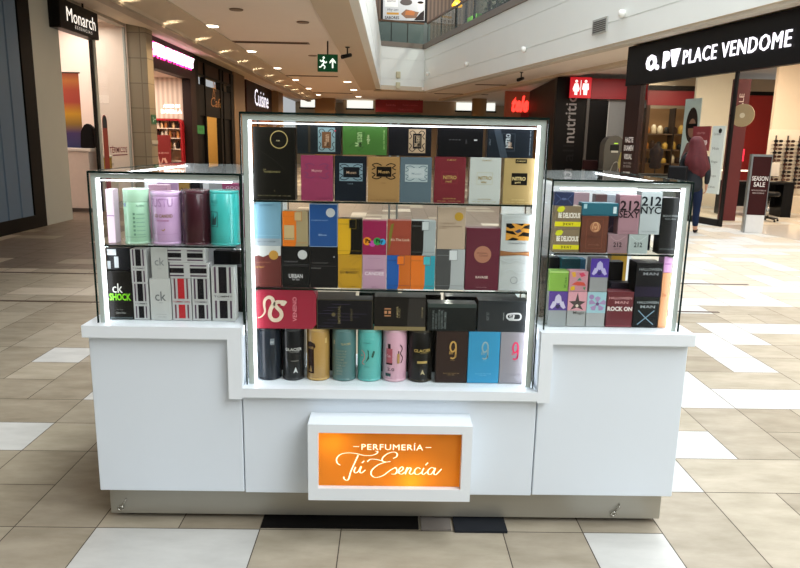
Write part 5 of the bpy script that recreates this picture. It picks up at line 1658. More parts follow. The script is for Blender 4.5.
for k, (x, z, lab) in enumerate(((0.27, 4.55, 'upper beige emergency lamp box on far balcony wall'), (0.27, 4.06, 'lower beige emergency lamp box on far balcony wall'))):
    o = obj('lamp_box', box_bm(-0.1, 0.1, -0.12, 0, 0, 0.3, 0.02), M('#c9c2a4', rough=0.5), None, (x, 33.92, z))
    o.rotation_euler = (0, 0, math.atan2(1.0, 2.34))
    tag(o, lab, 'lamp', 'lamp boxes on the far balcony wall')
for (x, y, z, lab) in ((-0.79, 30.2, 5.0, 'small white spot on left balcony wall, farther one'), (-0.80, 21.5, 5.0, 'small white spot on left balcony wall, nearer one')):
    bm = bmesh.new()
    lathe(bm, [(0.03, -0.12), (0.09, -0.08), (0.09, 0.06), (0.04, 0.1)], 14)
    tag(obj('wall_spot', bm, M('#dadbd5', rough=0.4), None, (x + 0.08, y, z)), lab, 'spot lamp', 'spots on the left balcony wall')

# ---- upstairs railing, poster, shop
rl = thing('glass_railing', 'glass balcony railing straight ahead on the upper floor', 'railing', (0, 0, 6.2))
def rail_run(parent, p0, p1, n):
    d = Vector((p1[0] - p0[0], p1[1] - p0[1], 0))
    L = d.length
    ang = math.atan2(d.y, d.x)
    for k in range(n):
        o = obj('glass_panel', box_bm(L * k / n + 0.02, L * (k + 1) / n - 0.02, -0.01, 0.01, 0.0, 0.92), RAILGLASS, parent, (p0[0], p0[1], 0))
        o.rotation_euler = (0, 0, ang)
        o = obj('rail_post', box_bm(L * k / n - 0.02, L * k / n + 0.02, 0.011, 0.05, 0.0, 0.92), M('#3a3a38', rough=0.4, metal=0.6), parent, (p0[0], p0[1], 0))
        o.rotation_euler = (0, 0, ang)
    o = obj('handrail', box_bm(0, L, -0.04, 0.04, 0.92, 1.0), M('#5a3f2b', rough=0.4), parent, (p0[0], p0[1], 0))
    o.rotation_euler = (0, 0, ang)


rail_run(rl, (-0.85, 33.75), (1.5, 34.65), 3)
rr = thing('glass_railing', 'glass balcony railing running along the right upper floor', 'railing', (0, 0, 6.2))
rail_run(rr, (1.66, 34.5), (rfx(8, 0.15), 8), 12)

pb = thing('food_poster', 'framed food poster with cup and sandwich on upper floor', 'poster', (0.53, 35.6, 7.35))
obj('poster_frame', box_bm(-1.15, 1.15, 0, 0.08, 0, 1.8), M('#1a1918', rough=0.5), pb)
obj('poster_sheet', box_bm(-1.03, 1.03, -0.006, 0, 0.1, 1.7), M('#b9bdc0', rough=0.5), pb)
obj('cream_card', quad_bm(-0.95, -0.3, 0.72, 1.3, -0.008), M('#d6dad8', rough=0.5), pb)
obj('yellow_bar', quad_bm(-0.85, -0.25, 0.36, 0.46, -0.008), M('#b98a2c', rough=0.5), pb)
letters(pb, 'Hoy con', M('#26221f', rough=0.5), w=0.55, h=0.16, cx=-0.55, cz=0.58, y=-0.008, shear=0.3)
letters(pb, 'SABORES', M('#26221f', rough=0.5), w=0.7, h=0.14, cx=-0.58, cz=0.22, y=-0.008, bold=0.02)
letters(pb, 'Gourmet', M('#3b3733', rough=0.5), w=0.45, h=0.12, cx=-0.62, cz=1.0, y=-0.009, shear=0.2)
obj('printed_board', poly_bm([(-0.15, 0.4), (0.1, 0.62), (0.75, 0.5), (0.6, 0.22), (0.1, 0.2)], -0.008), M('#7b5a42', rough=0.5), pb)
obj('printed_sandwich', poly_bm([(0.05, 0.36), (0.1, 0.55), (0.4, 0.58), (0.55, 0.48), (0.5, 0.34)], -0.009), M('#a8642f', rough=0.5), pb)
obj('printed_plate', disc_bm(0.3, 0.1, 0.95, -0.008, sz=0.5), M('#4a4340', rough=0.5), pb)
obj('printed_cup', poly_bm([(0.7, 0.55), (0.9, 0.55), (0.96, 0.95), (0.66, 0.95)], -0.009), M('#d3cfc8', rough=0.5), pb)
obj('printed_coffee', disc_bm(0.15, 0.81, 0.95, -0.0095, sz=0.4), M('#1d1512', rough=0.5), pb)
obj('printed_shadow', poly_bm([(0.5, 0.12), (1.0, 0.12), (1.0, 0.6), (0.8, 0.45)], -0.0085), M('#2e2827', rough=0.5), pb)
tag(obj('poster_plinth', box_bm(-0.8, 1.85, 35.5, 35.75, 6.2, 7.345), M('#4f5a58', rough=0.5)), 'grey board under the food poster on upper floor', 'board')

# upstairs kiosk seen over the right railing
us = thing('juice_bar', 'upstairs shop front with dark posts and green yellow counter', 'shopfront', (rfx(34, 2.0), 34, 6.2), RZ)
obj('counter', box_bm(-2.2, 2.6, 0, 0.3, 0, 0.2), M('#4a4540', rough=0.5), us)
obj('green_display', box_bm(-1.3, 0.5, 0.1, 0.5, 0.2, 1.3), M('#5c9a34', rough=0.5), us)
obj('yellow_display', box_bm(-1.2, 0.5, 0.04, 0.1, 0.55, 0.85), M('#d8b022', rough=0.5), us)
obj('red_strip', box_bm(-1.2, 0.0, 0.04, 0.1, 0.25, 0.42), M('#a8452a', rough=0.5), us)
obj('white_display', box_bm(-2.0, -1.35, 0.1, 0.4, 0.2, 0.8), M('#b9c0bd', rough=0.5), us)
obj('back_board', box_bm(-2.2, 2.6, 1.0, 1.05, 0.0, 2.6), M('#4f4c42', rough=0.6), us)
for x in (-2.2, -0.7, 0.55, 2.5):
    obj('post', box_bm(x, x + 0.1, -0.1, 0.0, 0, 3.0), M('#100f0e', rough=0.4), us)
for y, lab in ((34.6, 'yellow pendant lamp upstairs, farthest'), (32.2, 'yellow pendant lamp upstairs, middle one'), (30.6, 'yellow pendant lamp upstairs, nearest')):
    t = thing('pendant_lamp', lab, 'lamp', (rfx(y, 1.5), y, 7.95), 0, 'yellow lamps of the upstairs shop')
    bm = bmesh.new()
    lathe(bm, [(0.24, 0.0), (0.26, 0.08), (0.14, 0.26), (0.03, 0.3)], 18)
    obj('lamp_shade', bm, emissive('#f0a81a', 0.9), t)
    bm = bmesh.new()
    tube(bm, [(0, 0, 0.3), (0, 0, 3.0)], 0.012, 6)
    obj('cord', bm, M('#1a1816', rough=0.5), t)
point_light('juice_bar_lamp', (rfx(33.5, 1.2), 33.5, 8.6), 260, (1.0, 0.95, 0.85), 0.1)
# planter with leafy plant at the rail
pt = thing('potted_plant', 'leafy dark green plant in planter behind right upper railing', 'plant', (rfx(26.8, 0.75), 26.8, 6.2), RZ)
obj('planter', box_bm(-1.6, 1.6, -0.15, 0.15, 0, 0.4, 0.01), M('#3a3632', rough=0.6), pt)
rng = random.Random(11)
bm = bmesh.new()
for k in range(420):
    a = rng.uniform(-1.6, 1.6)
    b = rng.uniform(-0.25, 0.25)
    z = rng.uniform(0.4, 1.15) - 0.2 * abs(a) * rng.random()
    r = rng.uniform(0.06, 0.13)
    th1, ph = rng.uniform(0, 2 * pi), rng.uniform(-0.8, 0.8)
    d1 = Vector((cos(th1) * cos(ph), sin(th1) * cos(ph), sin(ph)))
    d2 = d1.cross(Vector((rng.random(), rng.random(), 1))).normalized()
    c = Vector((a, b, z))
    vs = [bm.verts.new(c - d1 * r), bm.verts.new(c + d2 * r * 0.4), bm.verts.new(c + d1 * r), bm.verts.new(c - d2 * r * 0.4)]
    bm.faces.new(vs)
obj('foliage', bm, M('#24401f', rough=0.5, vary=0.3), pt)

# ================================================================== RIGHT SHOPS
O = Vector((6.709, 13.6, 0))
SRZ = math.atan2(-0.9763, 0.2164)


def SL_(u, yd, z=0.0):
    """a point of the optician's shop: u along its front (towards the viewer), yd inwards"""
    return Vector((O.x + 0.2164 * u + 0.9763 * yd, O.y - 0.9763 * u + 0.2164 * yd, z))


def sstruct(name, bm, mat):
    o = struct(name, bm, mat)
    o.location = O
    o.rotation_euler = (0, 0, SRZ)
    return o


CREAM = M('#ead7bd', rough=0.6, vary=0.02)
BLK = M('#0f0e0e', rough=0.4)
# shell of the shop
struct('wall_right', box_bm(9.5, 16, 17.3, 17.4, 0, 3.85), CREAM)
struct('wall_right_partition', box_bm(8.12, 9.2, 18.7, 18.8, 0, 3.85), M('#d8cdbb', rough=0.6, vary=0.02))
struct('wall_right_rear', box_bm(8.62, 15, 23.5, 23.6, 0, 3.85), M('#a89478', rough=0.6))
sstruct('wall_right_lid', box_bm(-4.0, 9, 0.12, 6.5, 3.85, 4.05), CREAM)
sf = struct('trim_17', box_bm(-0.3, 9, 0.05, 4.6, 0.0005, 0.004), M('#e2d8cb', rough=0.08, vary=0.02))
sf.location = O
sf.rotation_euler = (0, 0, SRZ)
# fascia with lit lettering
fs = thing('shop_fascia', 'long black shop fascia with lit white lettering over right shop', 'sign', O, SRZ)
obj('fascia_board', box_bm(-4.0, 9, -0.04, 0.1, 3.02, 3.95), M('#0d0c0d', rough=0.45), fs)
LITW = emissive('#f7f4ff', 1.25)
letters(fs, 'PLACE VENDOME', LITW, w=3.0, h=0.29, cx=-0.22, cz=3.46, y=-0.07, th=0.012, spacing=1.12)
letters(fs, 'O.', LITW, name='round_logo', w=0.52, h=0.36, cx=-2.86, cz=3.47, y=-0.07, th=0.012, bold=0.07)
letters(fs, 'P', LITW, name='logo_letter', w=0.24, h=0.36, cx=-2.33, cz=3.48, y=-0.07, th=0.012, bold=0.05)
bm = bmesh.new()
prism(bm, [(-2.16, 3.665), (-1.93, 3.665), (-2.05, 3.3)], -0.1, -0.05)
prism(bm, [(-1.90, 3.665), (-1.86, 3.665), (-1.99, 3.3), (-2.03, 3.3)], -0.1, -0.05)
obj('logo_wedge', bm, LITW, fs)
# end pillar with print
pl = thing('printed_pillar', 'narrow dark brown pillar with white eye exam lettering', 'pillar', O, SRZ)
obj('pillar_body', box_bm(-3.95, -3.33, -0.02, 0.12, 0, 3.02), M('#2a1a18', rough=0.45), pl)
PW = M('#d9d5d0', rough=0.5)
for s_, z_, h_, w_ in (('HAZTE', 1.72, 0.13, 0.36), ('EXAMEN', 1.52, 0.13, 0.42), ('VISUAL', 1.31, 0.13, 0.36)):
    letters(pl, s_, PW, w=w_, h=h_, cx=-3.64, cz=z_, y=-0.021, bold=0.03)
letters(pl, 'CON TU COMPRA', M('#a39a96', rough=0.5), w=0.36, h=0.05, cx=-3.64, cz=1.15, y=-0.021)
letters(pl, 'EN TIENDA', M('#a39a96', rough=0.5), w=0.34, h=0.05, cx=-3.64, cz=1.07, y=-0.021)
letters(pl, '$4.990', PW, w=0.3, h=0.09, cx=-3.64, cz=0.9, y=-0.021, bold=0.02)
obj('white_mark', quad_bm(-3.83, -3.7, 0.66, 0.8, -0.021), PW, pl)
# shop window
sw = thing('shop_window', 'large optician shop window between brown pillar and black mullion', 'window', O, SRZ)
obj('pane', box_bm(-3.33, -0.11, 0.03, 0.042, 0.13, 3.02), SHOPGLASS, sw)
obj('mullion', box_bm(-0.11, -0.03, -0.01, 0.03, 0, 3.02), BLK, sw)
obj('bottom_rail', box_bm(-3.33, -0.12, -0.02, 0.08, 0, 0.13), BLK, sw)
# stickers on the glass
rd = thing('window_poster', 'dark red window poster with white price on optician glass', 'poster', O, SRZ)
obj('sheet', box_bm(-1.22, -0.68, -0.004, 0.028, 1.5, 2.0), M('#6e1722', rough=0.5), rd)
letters(rd, '$99.000', M('#ead9d6', rough=0.5), w=0.44, h=0.12, cx=-0.95, cz=1.66, y=-0.005, bold=0.02)
letters(rd, 'LENTES', M('#b98a8a', rough=0.5), w=0.26, h=0.04, cx=-0.95, cz=1.86, y=-0.005)
wlp = thing('window_poster', 'tall white list panel on optician glass beside the mullion', 'poster', O, SRZ)
obj('sheet', box_bm(-0.60, -0.23, -0.004, 0.028, 0.64, 2.0), M('#c9d3cf', rough=0.5), wlp)
for k, z in enumerate((1.84, 1.55, 1.28, 1.0, 0.78)):
    letters(wlp, ['Cambia', 'Mide', 'Elige', 'Paga', 'Lleva'][k], M('#5a6461', rough=0.5), w=0.2, h=0.05, cx=-0.44, cz=z, y=-0.005)
obj('list_mark', disc_bm(0.05, -0.36, 1.9, -0.005), M('#20201f', rough=0.5), wlp)
# portrait poster with dark glasses (generic)
pp = thing('portrait_poster', 'pale portrait poster of a person in dark sunglasses behind optician glass', 'poster', SL_(-2.08, 0.35, 0), SRZ)
obj('sheet', box_bm(0, 0.56, 0, 0.02, 0.9, 2.62), M('#b7bfbd', rough=0.5), pp)
obj('printed_hair', disc_bm(0.2, 0.3, 2.05, -0.001, sz=1.9), M('#2a1c18', rough=0.5), pp)
obj('printed_face', disc_bm(0.13, 0.32, 1.98, -0.002, sz=1.6), M('#8a5f4c', rough=0.5), pp)
obj('printed_sunglasses', quad_bm(0.17, 0.47, 1.98, 2.08, -0.003), M('#0f0d0d', rough=0.3), pp)
obj('printed_shoulders', poly_bm([(0.0, 0.95), (0.56, 0.95), (0.56, 1.4), (0.38, 1.7), (0.2, 1.66), (0.04, 1.35)], -0.0015), M('#6a3a3a', rough=0.5), pp)
obj('stand', box_bm(0.06, 0.5, -0.06, 0.1, 0, 0.9), M('#3a3a3a', rough=0.5), pp)
# inside: red ceiling band, shelves and hanging stock behind the glass
rb = thing('red_pelmet', 'long red band inside the optician shop seen through its window', 'pelmet', (8.7, 22.0, 0))
obj('band', box_bm(-0.65, 1.6, 0, 0.1, 2.85, 3.3), M('#6f1018', rough=0.5), rb)
obj('dark_top', box_bm(-0.65, 1.6, -0.02, 0.12, 3.3, 3.45), BLK, rb)
obj('upright', box_bm(-0.65, -0.55, 0, 0.1, 0, 2.85), M('#3a2a22', rough=0.5), rb)
obj('upright', box_bm(1.5, 1.6, 0, 0.1, 0, 2.85), M('#3a2a22', rough=0.5), rb)
gd = thing('wall_rack', 'shelved wall unit with amber goods seen through optician window', 'shelf', (8.75, 22.5, 0))
obj('back_board', box_bm(-0.5, 1.3, 0.45, 0.5, 0.1, 2.8), M('#a07c52', rough=0.6), gd)
for z in (0.1, 0.55, 1.0, 1.45, 1.95):
    obj('shelf', box_bm(-0.5, 1.3, 0.05, 0.45, z, z + 0.04), M('#5b4634', rough=0.5), gd)
for x in (-0.5, 0.4, 1.26):
    obj('upright', box_bm(x, x + 0.04, 0, 0.45, 0.1, 2.8), M('#2d2621', rough=0.4), gd)
rng = random.Random(3)
for zi, z in enumerate((1.04, 1.49, 1.99)):
    for k in range(8):
        x = -0.36 + 0.21 * k + (0.06 if k > 3 else 0)
        bm = bmesh.new()
        hh = rng.uniform(0.16, 0.3)
        lathe(bm, [(0.07, 0), (0.09, 0.02), (0.09, hh * 0.7), (0.04, hh)], 10)
        o = obj('jar', bm, M(rng.choice(['#c9a24a', '#3a2a22', '#7a2a2a', '#d9c9a8', '#20201f', '#a86a2a']), rough=0.4), None, (8.75 + x, 22.75, z + 0.0005))
        tag(o, 'small jar on the %s board of the unit behind optician window' % ('lower', 'middle', 'upper')[zi], 'jar', 'jars on the %s board behind optician window' % ('lower', 'middle', 'upper')[zi])
# low cabinet right behind the glass
lc = thing('low_cabinet', 'low grey glass counter behind optician window under the portrait', 'counter', (6.95, 17.9, 0))
obj('cabinet_body', box_bm(-0.55, 0.55, 0, 0.5, 0.06, 0.82, 0.01), M('#55605f', rough=0.3), lc)
obj('cabinet_top', box_bm(-0.58, 0.58, -0.02, 0.52, 0.82, 0.86), M('#2a2a29', rough=0.3), lc)
obj('plinth', box_bm(-0.5, 0.5, 0.04, 0.46, 0, 0.06), BLK, lc)
dm = thing('dress_form', 'dark clothed bust form behind optician window', 'mannequin', (7.55, 19.6, 0), 0.2)
bm = bmesh.new()
lathe(bm, [(0.12, 0.95), (0.17, 1.0), (0.15, 1.15), (0.19, 1.35), (0.18, 1.5), (0.07, 1.58), (0.06, 1.66)], 18)
obj('torso', bm, M('#2b2426', rough=0.7), dm)
bm = bmesh.new()
lathe(bm, [(0.17, 0.0), (0.17, 0.03), (0.02, 0.05), (0.02, 0.95)], 14)
obj('stand', bm, M('#2a2a2a', rough=0.4, metal=0.5), dm)

# eyewear wall: four racks, every frame its own thing
rk = 0
FRAME_M = [M('#1a1412', rough=0.3), M('#3a2018', rough=0.3), M('#5b4030', rough=0.3)]


def spectacles_bm():
    bm = bmesh.new()
    for sx in (-1, 1):
        ringo = [(sx * 0.036 + 0.03 * cos(a), 0, 0.024 * sin(a)) for a in [2 * pi * i / 12 for i in range(13)]]
        tube(bm, ringo, 0.0045, 5)
        c = [bm.verts.new((sx * 0.036 + 0.028 * cos(2 * pi * i / 12), 0.001, 0.022 * sin(2 * pi * i / 12))) for i in range(12)]
        bm.faces.new(c)
        tube(bm, [(sx * 0.066, 0, 0.006), (sx * 0.068, 0.06, 0.004), (sx * 0.066, 0.12, -0.01)], 0.003, 5)
    tube(bm, [(-0.008, 0, 0.006), (0, -0.002, 0.01), (0.008, 0, 0.006)], 0.004, 5)
    return bm


spec_meshes = []
for m_ in FRAME_M:
    me = bpy.data.meshes.new('eyeglasses')
    b_ = spectacles_bm()
    b_.to_mesh(me)
    b_.free()
    me.materials.append(m_)
    spec_meshes.append(me)
rackx = (9.62, 9.92, 10.22, 10.52, 10.82)
RNAME = ('leftmost', 'second', 'third', 'fourth', 'fifth')
wbp = thing('eyewear_display', 'cream display board on the optician back wall carrying eyewear rods', 'display', (0, 17.275, 0))
obj('panel_board', box_bm(9.45, 11.1, 0, 0.02, 0.45, 2.05), M('#efe2cc', rough=0.5), wbp)
obj('panel_drawer', box_bm(9.45, 11.1, -0.35, 0, 0.0, 0.42), M('#d9c9b0', rough=0.5), wbp)
for r, x in enumerate(rackx):
    t = thing('eyewear_rod', '%s eyewear rod from the left on the optician back wall' % RNAME[r], 'rack', (x, 17.27, 0), 0, 'eyewear rods on the optician wall')
    bm = bmesh.new()
    bx(bm, -0.012, 0.012, -0.03, 0, 0.55, 1.9)
    obj('upright', bm, M('#4a4038', rough=0.4), t)
    for k in range(13):
        bm = bmesh.new()
        bx(bm, -0.05, 0.05, -0.14, -0.03, 0.60 + 0.094 * k, 0.606 + 0.094 * k)
        obj('peg', bm, M('#6b5f52', rough=0.4), t)
        g = bpy.data.objects.new('eyeglasses', spec_meshes[(k * 2 + r) % 3])
        COL.objects.link(g)
        g.location = (x, 17.27 - 0.145, 0.60 + 0.094 * k + 0.033)
        g.scale = (1.7, 0.9, 1.2)
        tag(g, 'dark framed glasses on the %s eyewear rod from the left' % RNAME[r], 'glasses', 'glasses on the %s eyewear rod' % RNAME[r])

# desk, stool, chair, monitor
dk_ = thing('consultation_desk', 'black consultation desk inside the optician shop', 'desk', (8.85, 16.2, 0), radians(-8))
obj('desk_top', box_bm(-0.95, 0.6, -0.35, 0.35, 0.76, 0.81, 0.004), BLK, dk_)
obj('side_panel', box_bm(-0.93, -0.88, -0.3, 0.32, 0, 0.76), BLK, dk_)
obj('side_panel', box_bm(0.35, 0.58, -0.33, 0.32, 0, 0.76), BLK, dk_)
obj('modesty_panel', box_bm(-0.88, 0.35, 0.1, 0.14, 0.2, 0.76), BLK, dk_)
mo = thing('monitor', 'pale monitor back standing on the black optician desk', 'monitor', (9.0, 16.2, 0.8105), radians(-8))
obj('screen_shell', box_bm(-0.2, 0.2, 0, 0.04, 0.12, 0.44, 0.008), M('#c9c0b4', rough=0.5), mo)
obj('stand', box_bm(-0.03, 0.03, 0.01, 0.04, 0.01, 0.12), M('#9a948a', rough=0.5), mo)
obj('foot', box_bm(-0.12, 0.12, -0.06, 0.1, 0, 0.01), M('#9a948a', rough=0.5), mo)
st = thing('swivel_stool', 'black swivel stool with chrome column before the optician desk', 'stool', (8.35, 14.95, 0), SRZ)
bm = bmesh.new()
lathe(bm, [(0.19, 0.55), (0.21, 0.57), (0.21, 0.62), (0.18, 0.64)], 24)
obj('seat', bm, BLK, st)
bm = bmesh.new()
lathe(bm, [(0.035, 0.06), (0.035, 0.3), (0.022, 0.31), (0.022, 0.55)], 14)
obj('column', bm, M('#c9c6c0', rough=0.2, metal=1.0), st)
for k in range(5):
    a = 2 * pi * k / 5
    bm = bmesh.new()
    tube(bm, [(0, 0, 0.08), (0.24 * cos(a), 0.24 * sin(a), 0.055)], [0.025, 0.016], 8)
    o = obj('leg', bm, M('#3a3836', rough=0.3, metal=0.7), st)
    bm = bmesh.new()
    lathe(bm, [(0.02, 0.0), (0.024, 0.02), (0.02, 0.042)], 10, 0.24 * cos(a), 0.24 * sin(a))
    obj('caster', bm, BLK, o)
# red column panel and door beyond
rp_ = thing('partition_screen', 'tall dark red partition screen just inside the optician entrance', 'partition', (7.40, 14.85, 0), 0)
obj('panel_board', box_bm(-0.14, 0.2, 0, 0.12, 0, 3.0), M('#571416', rough=0.45), rp_)
o = letters(rp_, 'SALE', M('#d9c2b8', rough=0.5), w=0.4, h=0.1, rot=radians(90), cx=0.03, cz=2.5, y=-0.002)
dc = thing('round_hanging_sign', 'beige round sign mounted at edge of the tall red partition', 'sign', SL_(-0.06, 0.22, 2.2), radians(-45))
bm = disc_bm(0.22, 0, 0, 0)
r_ = bmesh.ops.extrude_face_region(bm, geom=bm.faces[:])
for v in [e for e in r_['geom'] if isinstance(e, bmesh.types.BMVert)]:
    v.co.y += 0.04
bmesh.ops.recalc_face_normals(bm, faces=bm.faces[:])
obj('disc', bm, M('#a8906a', rough=0.5), dc)
obj('centre_mark', disc_bm(0.05, 0, 0, -0.002), M('#d8c8a8', rough=0.5), dc)
obj('arm', box_bm(-0.26, 0.0, 0.035, 0.06, -0.02, 0.02), BLK, dc)
rdr = thing('red_doorway', 'red back doorway with black frame inside the optician shop', 'door', (10.25, 19.2, 0))
obj('door_leaf', box_bm(-0.55, 0.3, 0, 0.04, 0, 3.0), M('#8a1c1c', rough=0.4), rdr)
obj('door_frame', box_bm(0.3, 0.42, -0.03, 0.06, 0, 3.1), BLK, rdr)
obj('door_frame', box_bm(-0.55, 0.3, -0.03, 0.06, 3.0, 3.1), BLK, rdr)
scr = thing('red_screen', 'small glowing red display near the optician doorway', 'screen', (8.75, 17.3, 0))
obj('screen_face', box_bm(-0.14, 0.14, 0, 0.03, 1.25, 1.55), emissive('#e0203a', 1.2), scr)
obj('stand', box_bm(-0.04, 0.04, 0.03, 0.08, 0, 1.3), BLK, scr)
obj('lit_shelf', box_bm(-0.5, 0.35, -0.1, 0.2, 1.0, 1.03), emissive('#fff2e0', 1.0), scr)
# totem
tt = thing('sale_totem', 'dark maroon season sale totem with white foot at shop entrance', 'totem', SL_(0.83, 0.02, 0), radians(-18))
obj('foot', box_bm(-0.155, 0.155, -0.1, 0.1, 0, 0.34, 0.006), M('#d5d3cf', rough=0.4), tt)
obj('panel', box_bm(-0.155, 0.155, -0.1, 0.1, 0.34, 1.42), M('#33100f', rough=0.4), tt)
bm = bmesh.new()
bx(bm, -0.185, -0.155, -0.11, 0.11, 0, 1.42)
bx(bm, 0.155, 0.165, -0.11, 0.11, 0.34, 1.42)
bx(bm, -0.185, 0.165, -0.11, 0.11, 1.42, 1.46)
obj('edge_trim', bm, M('#8a8d8c', rough=0.3, metal=0.7), tt)
letters(tt, 'SEASON', M('#e0dad4', rough=0.5), w=0.27, h=0.085, cz=1.02, y=-0.101, bold=0.01)
letters(tt, 'SALE', M('#e0dad4', rough=0.5), w=0.19, h=0.085, cz=0.91, y=-0.101, bold=0.01)
letters(tt, 'HASTA 50% EN MARCAS', M('#b8aaa4', rough=0.5), w=0.24, h=0.025, cz=0.80, y=-0.101)
letters(tt, 'SELECCIONADAS', M('#b8aaa4', rough=0.5), w=0.2, h=0.025, cz=0.75, y=-0.101)
# shop lamps
for u, yd in ((0.2, 2.6), (-2.0, 1.6), (3.6, 3.2)):
    p = SL_(u, yd, 3.7)
    area_light('optician_lamp', p, 1.4, 1.4, 120, (1.0, 0.84, 0.66))
p = (8.4, 20.5, 3.6)
area_light('optician_rear_lamp', p, 1.5, 1.5, 90, (1.0, 0.82, 0.62))

# ---- nutrition shop and the restroom sign
nt_ = thing('corner_shopfront', 'black corner shopfront with tall grey vertical lettering', 'shopfront', (0, 25.0, 0))
obj('front_panel', box_bm(5.86, 7.0, 0, 0.3, 0, 3.92), M('#0c0b0c', rough=0.35), nt_)
bm = bmesh.new()
slab(bm, [(5.86, 0.301), (5.98, 0.301), (6.3, 6.5), (6.18, 6.5)], 0, 3.9)
obj('side_panel', bm, M('#2c1d16', rough=0.5), nt_)
letters(nt_, 'nutrition', M('#8e8a8a', rough=0.4), w=1.98, h=0.38, rot=radians(90), cx=6.42, cz=2.64, y=-0.004, bold=0.01)
letters(nt_, 'all', M('#1b1a1b', rough=0.4), name='dark_lettering', w=0.6, h=0.4, rot=radians(90), cx=6.42, cz=1.28, y=-0.004)
obj('post', box_bm(6.96, 7.06, -0.05, 0.0, 0, 3.2), M('#4a4744', rough=0.4), nt_)
bdr = thing('black_door', 'tall black door beside the black corner shopfront under red band', 'door', (7.42, 25.1, 0))
obj('door_leaf', box_bm(-0.36, 0.36, 0, 0.05, 0, 3.15), M('#0b0a0b', rough=0.4), bdr)
obj('handle', box_bm(0.26, 0.29, -0.05, 0, 1.2, 1.6), M('#8a8782', rough=0.3, metal=0.8), bdr)
gp = thing('grey_wall_panel', 'light grey wall panel right of the black door', 'panel', (8.3, 25.15, 0))
obj('panel_board', box_bm(-0.48, 1.0, 0, 0.05, 0, 3.2), M('#8f908e', rough=0.5), gp)
obj('side_trim', box_bm(-0.56, -0.48, -0.02, 0.05, 0, 3.2), M('#c9c8c4', rough=0.4), gp)
bd = thing('red_fascia', 'plain red fascia board right of the restroom sign', 'sign', (0, 24.95, 0))
obj('board', box_bm(7.08, 9.5, 0, 0.12, 3.2, 3.9), M('#9c0f1c', rough=0.45), bd)
rm = thing('restroom_sign', 'red projecting sign with white man and woman restroom symbols', 'sign', (6.62, 24.7, 3.2))
obj('sign_board', box_bm(-0.37, 0.37, -0.04, 0.04, 0, 0.70), emissive('#b3121f', 0.75), rm)
WSY = emissive('#f0e8e6', 0.9)
for cx, skirt in ((-0.16, True), (0.17, False)):
    bm = disc_bm(0.05, cx, 0.56, -0.042)
    if skirt:
        pts = [(-0.06, 0.49), (0.06, 0.49), (0.13, 0.28), (0.09, 0.28), (0.11, 0.22), (0.05, 0.22), (0.05, 0.1), (-0.05, 0.1), (-0.05, 0.22), (-0.11, 0.22), (-0.09, 0.28), (-0.13, 0.28)]
    else:
        pts = [(-0.1, 0.49), (0.1, 0.49), (0.12, 0.28), (0.07, 0.28), (0.06, 0.1), (0.01, 0.1), (0.0, 0.25), (-0.01, 0.1), (-0.06, 0.1), (-0.07, 0.28), (-0.12, 0.28)]
    bm.faces.new([bm.verts.new((cx + a, -0.042, b)) for a, b in pts])
    obj('person_symbol', bm, WSY, rm)
obj('divider', quad_bm(-0.012, 0.012, 0.1, 0.6, -0.042), WSY, rm)
obj('bracket', box_bm(-0.3, 0.3, 0.04, 0.25, 0.6, 0.66), M('#2a2625', rough=0.5), rm)
# grey ticket machine
tm = thing('ticket_machine', 'grey ticket machine with rounded top near the restrooms', 'machine', (7.1, 22.0, 0))
bm = bmesh.new()
outl = [(-0.3, 0), (0.34, 0), (0.34, 1.55)] + [(0.02 + 0.32 * cos(a), 1.55 + 0.34 * sin(a)) for a in [pi * i / 10 for i in range(1, 10)]] + [(-0.3, 1.55)]
prism(bm, outl, 0, 0.5)
obj('machine_body', bm, M('#4b4c49', rough=0.4), tm)
obj('screen', box_bm(-0.12, 0.16, -0.01, 0, 1.42, 1.6), M('#26282a', rough=0.2), tm)
obj('screen_label', box_bm(-0.08, 0.14, -0.014, -0.0105, 1.36, 1.42), M('#b8bdb8', rough=0.4), tm)
obj('green_light', box_bm(0.0, 0.12, -0.014, -0.0005, 1.63, 1.66), emissive('#9ac83a', 0.8), tm)
bm = bmesh.new()
tube(bm, catmull([(-0.12, -0.03, 0.6), (0.0, -0.06, 1.0), (0.14, -0.05, 1.05), (0.16, -0.04, 0.8), (0.06, -0.03, 0.5)], 6), 0.014, 6)
obj('hose', bm, M('#8d8e8b', rough=0.4), tm)
bn2 = thing('bench_seat', 'dark red and black waiting seat left of ticket machine', 'seat', (6.55, 22.3, 0))
obj('backrest', box_bm(-0.25, 0.25, 0.25, 0.33, 0.5, 1.1, 0.03, 2), M('#2a0f12', rough=0.6), bn2)
obj('seat', box_bm(-0.25, 0.25, -0.2, 0.3, 0.4, 0.5, 0.02, 2), M('#451418', rough=0.6), bn2)
for x in (-0.2, 0.2):
    for y in (-0.15, 0.25):
        obj('leg', box_bm(x - 0.02, x + 0.02, y - 0.02, y + 0.02, 0, 0.4), M('#1a1716', rough=0.4), bn2)

# red script shop beyond
sc = thing('neon_sign', 'red glowing script sign on shop beyond the brown panel', 'sign', (5.95, 33.0, 3.0))
obj('sign_panel', box_bm(-0.6, 0.7, 0.02, 0.3, -0.6, 1.0), M('#c46a4a', rough=0.5), sc)
letters(sc, 'tele', emissive('#ff3b30', 2.0), w=0.8, h=0.75, cx=0.1, cz=0.42, y=0.0, bold=0.05, shear=0.3)
obj('red_lower_panel', box_bm(0.15, 0.7, -0.02, 0.0, -0.6, 0.02), M('#a01818', rough=0.5), sc)
obj('support', box_bm(-0.6, 0.7, 0.05, 0.28, -3.0, -0.6), M('#6a4a38', rough=0.5), sc)
